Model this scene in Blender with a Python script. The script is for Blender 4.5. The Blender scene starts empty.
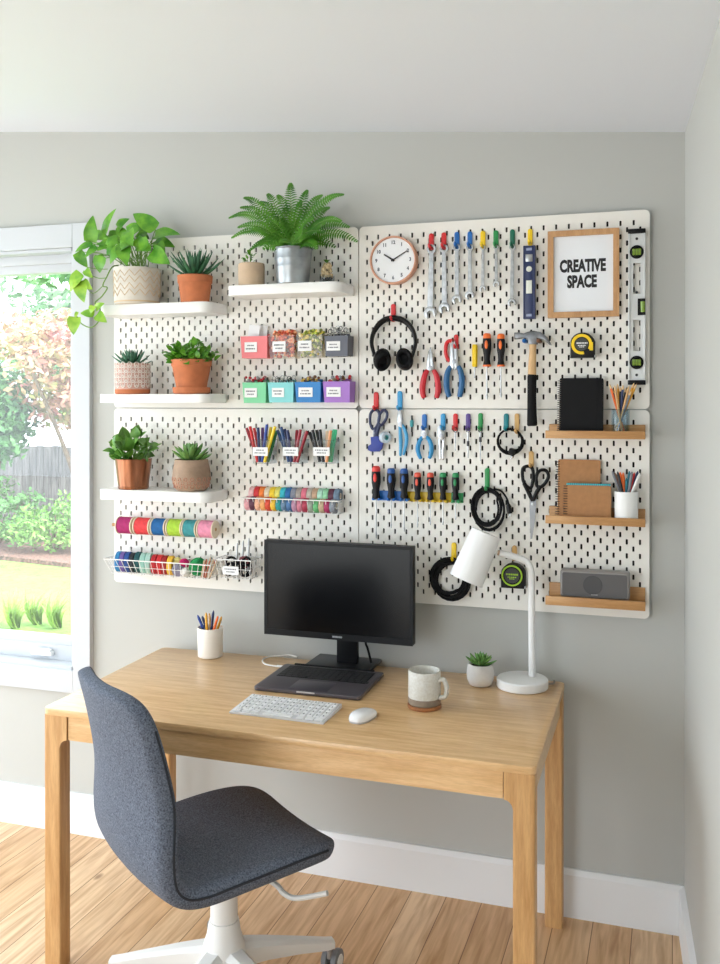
import bpy, bmesh, math, random
from mathutils import Vector, Matrix
R = random.Random(11)
sce = bpy.context.scene
COL = sce.collection
PI = math.pi
V = Vector
# ------------------------------------------------------------------ camera model
F, TH, PT, CY, DD, HH = 944.39, 0.31987, 0.003147, 403.15, 3.0588, 1.6389
def ray(u, v):
    a = (u - 360) / F; b = (CY - v) / F
    dep = math.cos(PT) + b * math.sin(PT); up = b * math.cos(PT) - math.sin(PT)
    return V((a * math.cos(TH) - dep * math.sin(TH), a * math.sin(TH) + dep * math.cos(TH), up))
O = V((0, -DD, HH))
def at(u, v, Y):
    d = ray(u, v); return O + d * ((Y - O.y) / d.y)
def atz(u, v, Z):
    d = ray(u, v); return O + d * ((Z - O.z) / d.z)
def sc(p):                                   # metres per pixel at a point
    r = V(p) - O
    return (-r.x * math.sin(TH) + r.y * math.cos(TH)) / F
YB = -0.020                                  # front face of the pegboard
# ------------------------------------------------------------------ materials
def lin(c):
    return tuple(((x / 255) / 12.92 if x / 255 <= 0.04045 else ((x / 255 + 0.055) / 1.055) ** 2.4) for x in c) + (1,)
MC = {}
def mat(name, c, rough=0.5, metal=0.0, var=0.0, vs=30.0, bump=0.0, bs=200.0, c2=None, stretch=None, coat=0.0, trans=0.0, spec=0.5):
    if name in MC: return MC[name]
    m = bpy.data.materials.new(name); m.use_nodes = True
    nt = m.node_tree; n = nt.nodes; b = n['Principled BSDF']
    b.inputs['Base Color'].default_value = lin(c); b.inputs['Roughness'].default_value = rough
    b.inputs['Metallic'].default_value = metal; b.inputs['Coat Weight'].default_value = coat
    b.inputs['Transmission Weight'].default_value = trans
    b.inputs['Specular IOR Level'].default_value = spec
    tc = n.new('ShaderNodeTexCoord'); mp = n.new('ShaderNodeMapping')
    nt.links.new(tc.outputs['Object'], mp.inputs['Vector'])
    if stretch: mp.inputs['Scale'].default_value = stretch
    if var or c2:
        t = n.new('ShaderNodeTexNoise'); t.inputs['Scale'].default_value = vs; t.inputs['Detail'].default_value = 6
        r = n.new('ShaderNodeValToRGB'); r.color_ramp.elements[0].position = 0.33; r.color_ramp.elements[1].position = 0.67
        a = c2 if c2 else tuple(max(0, x * (1 - var)) for x in c)
        r.color_ramp.elements[0].color = lin(a); r.color_ramp.elements[1].color = lin(c)
        nt.links.new(mp.outputs[0], t.inputs['Vector']); nt.links.new(t.outputs['Fac'], r.inputs['Fac'])
        nt.links.new(r.outputs['Color'], b.inputs['Base Color'])
    if bump:
        t2 = n.new('ShaderNodeTexNoise'); t2.inputs['Scale'].default_value = bs; t2.inputs['Detail'].default_value = 3
        bp = n.new('ShaderNodeBump'); bp.inputs['Strength'].default_value = bump; bp.inputs['Distance'].default_value = 0.002
        nt.links.new(mp.outputs[0], t2.inputs['Vector']); nt.links.new(t2.outputs['Fac'], bp.inputs['Height'])
        nt.links.new(bp.outputs['Normal'], b.inputs['Normal'])
    MC[name] = m
    return m
def glassy(name, tint=(250, 252, 252), amount=0.85, rough=0.03):   # thin clear pane or plastic
    if name in MC: return MC[name]
    m = bpy.data.materials.new(name); m.use_nodes = True
    nt = m.node_tree; n = nt.nodes; n.remove(n['Principled BSDF'])
    tr = n.new('ShaderNodeBsdfTransparent'); tr.inputs['Color'].default_value = lin(tint)
    gl = n.new('ShaderNodeBsdfGlossy'); gl.inputs['Roughness'].default_value = rough
    lw = n.new('ShaderNodeLayerWeight'); lw.inputs['Blend'].default_value = .5
    pw = n.new('ShaderNodeMath'); pw.operation = 'POWER'; pw.inputs[1].default_value = 4.5
    fr = n.new('ShaderNodeMath'); fr.operation = 'MULTIPLY_ADD'; fr.inputs[1].default_value = .22; fr.inputs[2].default_value = .035
    nt.links.new(lw.outputs['Facing'], pw.inputs[0]); nt.links.new(pw.outputs[0], fr.inputs[0])
    m1 = n.new('ShaderNodeMixShader')
    nt.links.new(fr.outputs[0], m1.inputs['Fac']); nt.links.new(tr.outputs[0], m1.inputs[1]); nt.links.new(gl.outputs[0], m1.inputs[2])
    nt.links.new(m1.outputs[0], n['Material Output'].inputs['Surface'])
    MC[name] = m
    return m
def wood(name, c, c2, grain=(1, 14, 14), rough=0.45, s=6):
    if name in MC: return MC[name]
    m = mat(name, c, rough, c2=c2, vs=s, stretch=grain)
    nt = m.node_tree; n = nt.nodes; b = n['Principled BSDF']
    mp = [x for x in n if x.type == 'MAPPING'][0]; rp = [x for x in n if x.type == 'VALTORGB'][0]
    t = n.new('ShaderNodeTexNoise'); t.inputs['Scale'].default_value = s * 7; t.inputs['Detail'].default_value = 4
    mx = n.new('ShaderNodeMixRGB'); mx.blend_type = 'MULTIPLY'; mx.inputs['Fac'].default_value = 0.35
    r2 = n.new('ShaderNodeValToRGB'); r2.color_ramp.elements[0].color = (0.62, 0.55, 0.48, 1); r2.color_ramp.elements[0].position = 0.3; r2.color_ramp.elements[1].position = 0.6
    nt.links.new(mp.outputs[0], t.inputs['Vector']); nt.links.new(t.outputs['Fac'], r2.inputs['Fac'])
    nt.links.new(rp.outputs['Color'], mx.inputs['Color1']); nt.links.new(r2.outputs['Color'], mx.inputs['Color2'])
    nt.links.new(mx.outputs['Color'], b.inputs['Base Color'])
    return m
# ------------------------------------------------------------------ mesh builder
class MB:
    def __init__(s): s.bm = bmesh.new(); s.mi = 0
    def m(s, i): s.mi = i; return s
    def raw(s, vs, fs):
        q = [s.bm.verts.new(v) for v in vs]
        for f in fs:
            try:
                x = s.bm.faces.new([q[i] for i in f]); x.material_index = s.mi
            except ValueError: pass
        return s
    def merge(s, t, M=None):
        t.verts.index_update()
        s.raw([(M @ v.co if M else v.co.copy()) for v in t.verts], [[v.index for v in f.verts] for f in t.faces]); t.free(); return s
    def box(s, c, size, bev=0.0, rot=None, seg=2):
        t = bmesh.new(); bmesh.ops.create_cube(t, size=1.0)
        for v in t.verts: v.co = V((v.co.x * size[0], v.co.y * size[1], v.co.z * size[2]))
        if bev: bmesh.ops.bevel(t, geom=t.edges[:], offset=min(bev, min(size) * 0.49), segments=seg, affect='EDGES', profile=0.5)
        M = Matrix.Translation(V(c))
        if rot is not None: M = M @ rot.to_4x4()
        return s.merge(t, M)
    def tube(s, pts, r, n=8, closed=False, caps=True, flat=None):
        pts = [V(p) for p in pts]; k = len(pts); rs = r if isinstance(r, (list, tuple)) else [r] * k
        vs = []; nrm = None
        for i, p in enumerate(pts):
            if closed: d = pts[(i + 1) % k] - pts[i - 1]
            else: d = pts[min(i + 1, k - 1)] - pts[max(i - 1, 0)]
            if d.length < 1e-9: d = V((0, 0, 1))
            d.normalize()
            if nrm is None:
                nrm = d.cross(V((0, 0, 1)) if abs(d.z) < 0.9 else V((0, 1, 0)))
                if flat is not None: nrm = V(flat[0])
            nrm = nrm - d * nrm.dot(d)
            if nrm.length < 1e-6: nrm = d.orthogonal()
            nrm.normalize(); b = d.cross(nrm)
            fl = flat[1] if flat is not None else 1.0
            for j in range(n):
                a = 2 * PI * j / n
                vs.append(p + (nrm * math.cos(a) * fl + b * math.sin(a)) * rs[i])
        fs = []
        for i in range(k if closed else k - 1):
            i2 = (i + 1) % k
            for j in range(n):
                j2 = (j + 1) % n; fs.append((i * n + j, i * n + j2, i2 * n + j2, i2 * n + j))
        if not closed and caps: fs.append(tuple(range(n))[::-1]); fs.append(tuple((k - 1) * n + j for j in range(n)))
        return s.raw(vs, fs)
    def cyl(s, p0, p1, r0, r1=None, n=16): return s.tube([p0, p1], [r0, r0 if r1 is None else r1], n)
    def lathe(s, prof, n=32, M=None, closed=False):
        vs = []; fs = []; k = len(prof)
        for (r, z) in prof:
            for j in range(n):
                a = 2 * PI * j / n; p = V((max(r, 1e-5) * math.cos(a), max(r, 1e-5) * math.sin(a), z)); vs.append(M @ p if M else p)
        for i in range(k - 1 + (1 if closed else 0)):
            i2 = (i + 1) % k
            for j in range(n):
                j2 = (j + 1) % n; fs.append((i * n + j, i * n + j2, i2 * n + j2, i2 * n + j))
        return s.raw(vs, fs)
    def ball(s, c, r, n=10, M=None):
        if not isinstance(r, (tuple, list)): r = (r, r, r)
        t = bmesh.new(); bmesh.ops.create_uvsphere(t, u_segments=n, v_segments=max(4, n * 2 // 3), radius=1)
        for v in t.verts: v.co = V((v.co.x * r[0], v.co.y * r[1], v.co.z * r[2]))
        MM = Matrix.Translation(V(c)) @ (M.to_4x4() if M else Matrix())
        return s.merge(t, MM)
    def prism(s, pts, y0, y1, plane='xz', bev=0.0, holes=None):
        """extrude a 2-D outline; xz: along y.  xy: along z"""
        t = bmesh.new()
        f = (lambda p, h: V((p[0], h, p[1]))) if plane == 'xz' else ((lambda p, h: V((p[0], p[1], h))) if plane == 'xy' else (lambda p, h: V((h, p[0], p[1]))))
        a = [t.verts.new(f(p, y0)) for p in pts]; b = [t.verts.new(f(p, y1)) for p in pts]
        k = len(pts)
        fa = t.faces.new(a); fb = t.faces.new(b[::-1])
        for i in range(k): t.faces.new((a[i], b[i], b[(i + 1) % k], a[(i + 1) % k]))
        bmesh.ops.recalc_face_normals(t, faces=t.faces[:])
        if bev: bmesh.ops.bevel(t, geom=list(set(fa.edges[:] + fb.edges[:])), offset=bev, segments=2, affect='EDGES', profile=0.5)
        bmesh.ops.triangulate(t, faces=[x for x in t.faces if len(x.verts) > 4])
        return s.merge(t)
    def ring(s, outer, inner, y0, y1, plane='xz'):
        """flat plate with one hole: outer / inner outlines have the same number of points"""
        f = (lambda p, h: V((p[0], h, p[1]))) if plane == 'xz' else (lambda p, h: V((p[0], p[1], h)))
        k = len(outer); vs = [f(p, y0) for p in outer] + [f(p, y0) for p in inner] + [f(p, y1) for p in outer] + [f(p, y1) for p in inner]
        fs = []
        for i in range(k):
            j = (i + 1) % k
            fs += [(i, j, k + j, k + i), (2 * k + i, 3 * k + i, 3 * k + j, 2 * k + j), (i, 2 * k + i, 2 * k + j, j), (k + i, k + j, 3 * k + j, 3 * k + i)]
        return s.raw(vs, fs)
    def leaf(s, base, tip, w, up=(0, -0.5, 1), fold=0.2, droop=0.12, shape='ovate', n=7):
        base = V(base); tip = V(tip); d = tip - base; L = d.length
        sd = d.cross(V(up))
        if sd.length < 1e-6: sd = d.orthogonal()
        sd.normalize(); nm = sd.cross(d).normalized()
        vs = []; fs = []
        for i in range(n + 1):
            t = i / n
            if shape == 'heart': ww = math.sin(PI * max(0.03, t) ** 0.52) ** 0.8 if t < 1 else 0
            elif shape == 'lance': ww = math.sin(PI * (0.12 + 0.88 * t) ** 0.8) if t < 1 else 0
            else: ww = math.sin(PI * (0.04 + 0.96 * t) ** 0.75) ** 0.85 if t < 1 else 0
            ww = max(0, ww) * w / 2
            back = -0.10 * L if (shape == 'heart' and i == 1) else 0
            c = base + d * t + nm * (droop * L * math.sin(PI * t)) 
            e = d.normalized() * back
            vs += [c - sd * ww + nm * fold * ww + e, c, c + sd * ww + nm * fold * ww + e]
        for i in range(n):
            a = 3 * i; fs += [(a, a + 1, a + 4, a + 3), (a + 1, a + 2, a + 5, a + 4)]
        return s.raw(vs, fs)
    def fat(s, base, tip, w, th, up=(0, 0, 1), curl=0.0, n=6, pw=0.7):
        base = V(base); tip = V(tip); d = tip - base; L = d.length
        sd = d.cross(V(up))
        if sd.length < 1e-6: sd = d.orthogonal()
        sd.normalize(); nm = sd.cross(d).normalized(); vs = []; fs = []
        for i in range(n + 1):
            t = i / n; ww = (0.55 + 0.9 * t) * (1 - t) ** pw if pw < 0.65 else (0.8 + 0.5 * t) * (1 - t) ** pw
            ww = max(ww, 0.02)
            c = base + d * t + nm * curl * L * (t * t - t)
            for a in (0, 60, 120, 180, 240, 300):
                vs.append(c + sd * math.cos(math.radians(a)) * w / 2 * ww + nm * math.sin(math.radians(a)) * th / 2 * ww)
        for i in range(n):
            for j in range(6): fs.append((i * 6 + j, i * 6 + (j + 1) % 6, i * 6 + 6 + (j + 1) % 6, i * 6 + 6 + j))
        fs.append(tuple(range(6))); fs.append(tuple(n * 6 + j for j in range(6)))
        return s.raw(vs, fs)
    def build(s, name, mats, parent=None, loc=None, smooth=35, rotz=None, recalc=True):
        if recalc: bmesh.ops.recalc_face_normals(s.bm, faces=s.bm.faces[:])
        me = bpy.data.meshes.new(name); s.bm.to_mesh(me); s.bm.free()
        if not isinstance(mats, (list, tuple)): mats = [mats]
        for m in mats: me.materials.append(m)
        if smooth:
            me.polygons.foreach_set('use_smooth', [True] * len(me.polygons)); me.set_sharp_from_angle(angle=math.radians(smooth))
        o = bpy.data.objects.new(name, me); COL.objects.link(o)
        if parent is not None: o.parent = parent
        if loc is not None: o.location = loc
        if rotz is not None: o.rotation_euler = (0, 0, rotz)
        return o
USED = {}
def tag(o, label, cat, group=None, kind=None):
    o['label'] = label; o['category'] = cat
    if group: o['group'] = group
    if kind: o['kind'] = kind
    USED[label] = USED.get(label, 0) + 1
    return o
def thing(name, label, cat, loc=(0, 0, 0), group=None, rotz=0.0):
    o = bpy.data.objects.new(name, None); COL.objects.link(o); o.empty_display_size = 0.05
    o.location = loc; o.rotation_euler = (0, 0, rotz)
    return tag(o, label, cat, group)
def struct(o): o['kind'] = 'structure'; return o
def circ(cx, cy, rx, ry=None, n=24, a0=0, a1=360):
    ry = rx if ry is None else ry
    full = abs(a1 - a0) >= 360
    return [(cx + rx * math.cos(math.radians(a0 + (a1 - a0) * i / (n if full else n - 1))), cy + ry * math.sin(math.radians(a0 + (a1 - a0) * i / (n if full else n - 1)))) for i in range(n)]
def rrect(x0, y0, x1, y1, r, n=5):
    o = []
    for cx, cy, a in ((x1 - r, y0 + r, -90), (x1 - r, y1 - r, 0), (x0 + r, y1 - r, 90), (x0 + r, y0 + r, 180)):
        o += [(cx + r * math.cos(math.radians(a + 90 * i / n)), cy + r * math.sin(math.radians(a + 90 * i / n))) for i in range(n + 1)]
    return o
def spline(pts, n=8, closed=False):
    pts = [V(p) for p in pts]; k = len(pts); out = []
    for i in range(k if closed else k - 1):
        if closed: p0, p1, p2, p3 = pts[i - 1], pts[i], pts[(i + 1) % k], pts[(i + 2) % k]
        else: p0, p1, p2, p3 = pts[max(i - 1, 0)], pts[i], pts[i + 1], pts[min(i + 2, k - 1)]
        for j in range(n):
            t = j / n
            out.append(0.5 * ((2 * p1) + (p2 - p0) * t + (2 * p0 - 5 * p1 + 4 * p2 - p3) * t * t + (3 * p1 - p0 - 3 * p2 + p3) * t ** 3))
    if not closed: out.append(pts[-1])
    return out
def text(s, size, parent, loc, m, name='lettering', sx=1.0, bold=0.0, rot=None, line=1.0):
    cu = bpy.data.curves.new(name, 'FONT'); cu.body = s; cu.size = size; cu.align_x = 'CENTER'; cu.align_y = 'CENTER'
    cu.offset = bold; cu.extrude = 0.0004; cu.space_line = line; cu.resolution_u = 3
    t = bpy.data.objects.new('tmp', cu); COL.objects.link(t)
    bpy.context.view_layer.update()
    me = bpy.data.meshes.new_from_object(t.evaluated_get(bpy.context.evaluated_depsgraph_get()))
    bpy.data.objects.remove(t); bpy.data.curves.remove(cu)
    me.transform((rot or Matrix.Rotation(PI / 2, 4, 'X')) @ Matrix.Diagonal((sx, 1, 1, 1)))
    me.name = name; me.materials.clear(); me.materials.append(m)
    o = bpy.data.objects.new(name, me); COL.objects.link(o); o.parent = parent; o.location = loc
    return o
ROTX90 = Matrix.Rotation(PI / 2, 4, 'X')      # lathe axis z -> -y (towards the room)
ROTY90 = Matrix.Rotation(PI / 2, 4, 'Y')      # lathe axis z -> x
# ------------------------------------------------------------------ palette
WHITE = mat('white_lacquer', (240, 240, 238), 0.4)
PLASTIC_W = mat('white_plastic', (238, 238, 236), 0.35)
BLACK = mat('black_plastic', (13, 13, 15), 0.45, spec=.22)
RUBBER = mat('black_rubber', (18, 18, 20), 0.7, spec=.2)
DARK = mat('dark_grey', (45, 46, 50), 0.45)
STEEL = mat('brushed_steel', (190, 192, 194), 0.32, 0.9, var=0.15, vs=60)
CHROME = mat('bright_steel', (205, 206, 208), 0.22, 1.0)
OAK = wood('oak_shelf', (205, 158, 104), (184, 134, 82), (1.2, 16, 16))
PAPER = mat('paper_white', (240, 240, 240), 0.8)
INK = mat('black_ink', (35, 35, 38), 0.7)
GREYINK = mat('grey_ink', (120, 122, 128), 0.8)
SOIL = mat('potting_soil', (62, 46, 36), 0.95, var=0.5, vs=120, bump=0.6, bs=150)
WIRE = mat('white_wire', (238, 238, 236), 0.35)
CLEAR = glassy('clear_plastic', (236, 239, 241))
COLORS = dict(red=(208, 34, 38), blue=(22, 104, 182), yellow=(244, 205, 20), green=(32, 142, 72), darkgreen=(8, 104, 78), teal=(6, 124, 134), wooden=(214, 170, 105), purple=(88, 62, 140), navy=(28, 44, 98), orange=(240, 112, 40), black=(26, 26, 28), white=(236, 236, 234), lightblue=(50, 150, 205))
def pl(c, rough=0.38):
    return mat('plastic_' + c, COLORS[c], rough)
# ================================================================== ROOM
WALL = mat('wall_paint', (188, 189, 185), 0.85, bump=0.05, bs=300)
CEIL = mat('ceiling_paint', (224, 229, 237), 0.9)
TRIM = mat('trim_paint', (236, 238, 240), 0.45)
def ceil_z(x): return 2.4626 - 0.0893 * x
XL, YR = -3.6, -4.4                                            # left wall, rear edge of the room
WX0, WX1, WZ0, WZ1 = -3.30, -2.148, 0.617, 2.215              # window opening
XC = 0.0344; RWS = 0.066                                       # right corner, its wall opens outwards a little
def rw(y): return XC - RWS * y
b = MB()
for pts in ([(XL - .2, -0.2), (WX0, -0.2), (WX0, ceil_z(WX0) + .1), (XL - .2, ceil_z(XL) + .1)], [(WX1, -0.2), (XC + .2, -0.2), (XC + .2, ceil_z(XC) + .1), (WX1, ceil_z(WX1) + .1)],
            [(WX0, -0.2), (WX1, -0.2), (WX1, WZ0), (WX0, WZ0)], [(WX0, WZ1), (WX1, WZ1), (WX1, ceil_z(WX1) + .1), (WX0, ceil_z(WX0) + .1)]):
    b.prism(pts, 0, 0.16)
struct(b.build('wall_back', WALL, smooth=0))
b = MB(); x1 = rw(YR)
xq = rw(.1); b.raw([(xq, 0.1, -.2), (x1, YR, -.2), (x1, YR, 3.0), (xq, 0.1, 3.0), (xq + .2, 0.1, -.2), (x1 + .2, YR, -.2), (x1 + .2, YR, 3.0), (xq + .2, 0.1, 3.0)],
      [(0, 1, 2, 3), (4, 7, 6, 5), (0, 4, 5, 1), (3, 2, 6, 7), (0, 3, 7, 4), (1, 5, 6, 2)])
struct(b.build('wall_right', WALL, smooth=0))
LY0, LY1, LZ0, LZ1 = -2.9, -.2, .04, 2.36                     # wide window opening in the left wall
b = MB()
for pts in ([(YR, -.2), (LY0, -.2), (LY0, 3), (YR, 3)], [(LY1, -.2), (0.1, -.2), (0.1, 3), (LY1, 3)], [(LY0, -.2), (LY1, -.2), (LY1, LZ0), (LY0, LZ0)], [(LY0, LZ1), (LY1, LZ1), (LY1, 3), (LY0, 3)]):
    b.prism(pts, XL - .16, XL, 'yz')
struct(b.build('wall_left', WALL, smooth=0))
RX0, RX1, RZ0, RZ1 = -3.4, -1.5, .04, 2.25                         # unseen opening, added behind the camera to fill light from the left
b = MB()
for pts in ([(XL - .2, -.2), (RX0, -.2), (RX0, 3), (XL - .2, 3)], [(RX1, -.2), (x1 + .2, -.2), (x1 + .2, 3), (RX1, 3)], [(RX0, -.2), (RX1, -.2), (RX1, RZ0), (RX0, RZ0)], [(RX0, RZ1), (RX1, RZ1), (RX1, 3), (RX0, 3)]):
    b.prism(pts, YR - .16, YR)
struct(b.build('wall_rear', WALL, smooth=0))
b = MB(); xa, xb = XL - .2, x1 + .4
b.raw([(xa, .15, ceil_z(xa)), (xb, .15, ceil_z(xb)), (xb, YR, ceil_z(xb)), (xa, YR, ceil_z(xa)), (xa, .15, ceil_z(xa) + .12), (xb, .15, ceil_z(xb) + .12), (xb, YR, ceil_z(xb) + .12), (xa, YR, ceil_z(xa) + .12)],
      [(0, 1, 2, 3), (4, 7, 6, 5), (0, 4, 5, 1), (1, 5, 6, 2), (2, 6, 7, 3), (3, 7, 4, 0)])
struct(b.build('ceiling', CEIL, smooth=0))
# ---- plank floor
def floor_mat():
    m = bpy.data.materials.new('oak_planks'); m.use_nodes = True; nt = m.node_tree; n = nt.nodes; B = n['Principled BSDF']
    tc = n.new('ShaderNodeTexCoord'); mp = n.new('ShaderNodeMapping'); mp.inputs['Rotation'].default_value = (0, 0, PI / 2)
    br = n.new('ShaderNodeTexBrick'); br.offset = 0.37; br.offset_frequency = 3; br.squash = 1.0
    br.inputs['Scale'].default_value = 1.0; br.inputs['Brick Width'].default_value = 2.6; br.inputs['Row Height'].default_value = 0.118
    br.inputs['Mortar Size'].default_value = 0.0014; br.inputs['Mortar Smooth'].default_value = 0.2; br.inputs['Bias'].default_value = 0.0
    br.inputs['Color1'].default_value = lin((238, 206, 166)); br.inputs['Color2'].default_value = lin((221, 180, 134)); br.inputs['Mortar'].default_value = lin((140, 95, 56))
    m2 = n.new('ShaderNodeMapping'); m2.inputs['Scale'].default_value = (22, 1.6, 1)
    no = n.new('ShaderNodeTexNoise'); no.inputs['Scale'].default_value = 2.2; no.inputs['Detail'].default_value = 8; no.inputs['Distortion'].default_value = 0.6
    rp = n.new('ShaderNodeValToRGB'); rp.color_ramp.elements[0].position = .3; rp.color_ramp.elements[1].position = .62
    rp.color_ramp.elements[0].color = (.66, .55, .45, 1); rp.color_ramp.elements[1].color = (1, 1, 1, 1)
    kn = n.new('ShaderNodeTexVoronoi'); kn.inputs['Scale'].default_value = 1.0
    m3 = n.new('ShaderNodeMapping'); m3.inputs['Scale'].default_value = (4.5, 2.2, 1)
    kr = n.new('ShaderNodeValToRGB'); kr.color_ramp.elements[0].position = .03; kr.color_ramp.elements[1].position = .07
    kr.color_ramp.elements[0].color = (.35, .22, .14, 1); kr.color_ramp.elements[1].color = (1, 1, 1, 1)
    a = n.new('ShaderNodeMixRGB'); a.blend_type = 'MULTIPLY'; a.inputs['Fac'].default_value = 2.6
    c = n.new('ShaderNodeMixRGB'); c.blend_type = 'MULTIPLY'; c.inputs['Fac'].default_value = .8
    L = nt.links.new
    L(tc.outputs['Object'], mp.inputs[0]); L(mp.outputs[0], br.inputs['Vector']); L(tc.outputs['Object'], m2.inputs[0]); L(m2.outputs[0], no.inputs['Vector'])
    L(no.outputs['Fac'], rp.inputs[0]); L(br.outputs['Color'], a.inputs[1]); L(rp.outputs[0], a.inputs[2])
    L(tc.outputs['Object'], m3.inputs[0]); L(m3.outputs[0], kn.inputs['Vector']); L(kn.outputs['Distance'], kr.inputs[0]); L(a.outputs[0], c.inputs[1]); L(kr.outputs[0], c.inputs[2])
    L(c.outputs[0], B.inputs['Base Color']); B.inputs['Roughness'].default_value = .42
    return m
b = MB(); b.box(((XL + x1) / 2, YR / 2 + .05, -.05), (x1 - XL + .4, -YR + .1, .1)); struct(b.build('floor', floor_mat(), smooth=0))
b = MB(); b.prism([(-.016, 0), (0, 0), (0, .151), (-.008, .151), (-.012, .143), (-.016, .135)], XL, XC, 'yz'); struct(b.build('baseboard_back', TRIM, smooth=0))
b = MB(); th = .016
b.raw([(XC - th, 0.0, 0), (x1 - th, YR, 0), (x1 - th, YR, .14), (XC - th, 0.0, .14), (XC, 0, 0), (x1, YR, 0), (x1, YR, .151), (XC, 0, .151)], [(0, 1, 2, 3), (3, 2, 6, 7), (0, 4, 5, 1), (4, 7, 6, 5), (1, 5, 6, 2), (0, 3, 7, 4)])
struct(b.build('baseboard_right', TRIM, smooth=0))
# ---- window
WTRIM = mat('window_paint', (198, 202, 207), 0.5)
win = bpy.data.objects.new('window_1', None); COL.objects.link(win); struct(win)
cw = .076
b = MB()
b.box(((WX1 + cw / 2), -.011, (WZ0 + WZ1) / 2), (cw, .022, WZ1 - WZ0 + .18), .002)
b.box(((WX0 - cw / 2), -.011, (WZ0 + WZ1) / 2), (cw, .022, WZ1 - WZ0 + .18), .002)
b.box(((WX0 + WX1) / 2, -.011, WZ1 + .0455), (WX1 - WX0, .022, .089), .002)
b.box(((WX0 + WX1) / 2, -.011, WZ0 - .0425), (WX1 - WX0, .022, .085), .002)
struct(b.build('frame', WTRIM, win, smooth=0))
b = MB(); b.box(((WX0 + WX1) / 2, .075, WZ0 + .006), (WX1 - WX0, .17, .012)); b.box(((WX0 + WX1) / 2, .075, WZ1 - .006), (WX1 - WX0, .17, .012))
b.box((WX0 + .006, .075, (WZ0 + WZ1) / 2), (.012, .17, WZ1 - WZ0)); b.box((WX1 - .006, .075, (WZ0 + WZ1) / 2), (.012, .17, WZ1 - WZ0)); struct(b.build('sill', WTRIM, win, smooth=0))
gz0 = at(72, 638.5, .07).z; gz1 = at(72, 272, .07).z; gx1 = WX1 - .07; gx0 = WX0 + .07
b = MB()
b.box(((WX0 + WX1) / 2, .09, (WZ0 + gz0) / 2), (WX1 - WX0, .05, gz0 - WZ0), .004); b.box(((WX0 + WX1) / 2, .095, (WZ0 + gz0) / 2 - .01), (WX1 - WX0, .075, gz0 - WZ0 - .03), .004)
b.box(((WX0 + WX1) / 2, .09, (WZ1 + gz1) / 2), (WX1 - WX0, .05, WZ1 - gz1), .004); b.box(((WX0 + WX1) / 2, .075, (WZ1 + gz1) / 2 + .012), (WX1 - WX0, .05, WZ1 - gz1 - .04), .004)
b.box(((WX0 + gx0) / 2, .09, (WZ0 + WZ1) / 2), (gx0 - WX0, .05, WZ1 - WZ0), .004); b.box(((WX1 + gx1) / 2, .09, (WZ0 + WZ1) / 2), (WX1 - gx1, .05, WZ1 - WZ0), .004)
struct(b.build('sash', WTRIM, win))
b = MB(); b.box(((gx0 + gx1) / 2, .1, (gz0 + gz1) / 2), (gx1 - gx0 + .02, .004, gz1 - gz0 + .02)); struct(b.build('pane', glassy('window_glass', (252, 254, 253), .995, .01), win, smooth=0))
b = MB(); p = at(44, 652, .06); b.box((p.x, .052, p.z), (.10, .03, .02), .008); b.box((p.x + .01, .04, p.z + .014), (.075, .02, .012), .005); struct(b.build('handle', PLASTIC_W, win))
# ================================================================== GARDEN beyond the window
GZ = -.25
b = MB(); b.box((-9.5, 9.2, GZ - .05), (26, 17.9, .1)); struct(b.build('lawn', mat('lawn_green', (104, 142, 56), .9, var=.25, vs=9, bump=.5, bs=60), smooth=0))
b = MB(); b.prism([(-16, 6.1), (-10, 5.9), (-7.6, 6.2), (-5.8, 5.9), (-3.2, 6.2), (-3.2, 9.2), (-16, 9.2)], GZ, GZ + .05, 'xy'); struct(b.build('soil_bed', mat('mulch', (120, 86, 74), .95, var=.5, vs=25, bump=.8, bs=50), smooth=0))
fn = thing('garden_fence', 'weathered grey vertical-board garden fence behind the shrubs outside the window', 'fence', (-9, 8.9, GZ))
b = MB()
for i in range(92): b.box((-6 + i * .13, 0, .60 + R.uniform(-.01, .01)), (.122, .02, 1.20))
b.build('board_panel', mat('grey_fence', (126, 122, 122), .85, var=.35, vs=5, stretch=(8, 8, .6)), fn, smooth=0)
b = MB(); b.box((0, .03, .4), (12, .04, .09)); b.box((0, .03, 1.0), (12, .04, .09)); b.build('rail', MC['grey_fence'], fn, smooth=0)
LG = mat('leaf_spring_green', (112, 154, 66), .6, c2=(70, 116, 44), vs=3)
LY = mat('leaf_lime', (140, 166, 68), .6, c2=(92, 130, 46), vs=3)
LD = mat('leaf_mid_green', (84, 128, 64), .6, c2=(50, 94, 48), vs=3)
LP = mat('leaf_pink', (188, 116, 116), .6, c2=(140, 144, 76), vs=2.5)
LB = mat('leaf_bluegreen', (112, 150, 96), .6, c2=(78, 122, 76), vs=3)
BARK = mat('bark', (120, 96, 78), .9, var=.3, vs=12)
def leafcloud(n, c, r, size, lo=.55):
    vs = []; fs = []
    for i in range(n):
        d = V((R.gauss(0, 1), R.gauss(0, 1), R.gauss(0, 1))).normalized(); q = R.uniform(lo, 1) * (1 + .22 * math.sin(d.x * 5 + c[0]) * math.cos(d.z * 6 + d.y * 4))
        p = V((c[0] + d.x * r[0] * q, c[1] + d.y * r[1] * q, c[2] + d.z * r[2] * q))
        a = V((R.gauss(0, 1), R.gauss(0, 1), R.gauss(0, .7))).normalized(); e = a.orthogonal().normalized(); s = size * R.uniform(.6, 1.2); k = len(vs)
        e = (e + a.cross(e) * R.uniform(-1, 1)).normalized()
        vs += [p - a * s, p + e * s * .42, p + a * s, p - e * s * .42]; fs.append((k, k + 1, k + 2, k + 3))
    return vs, fs
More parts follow.
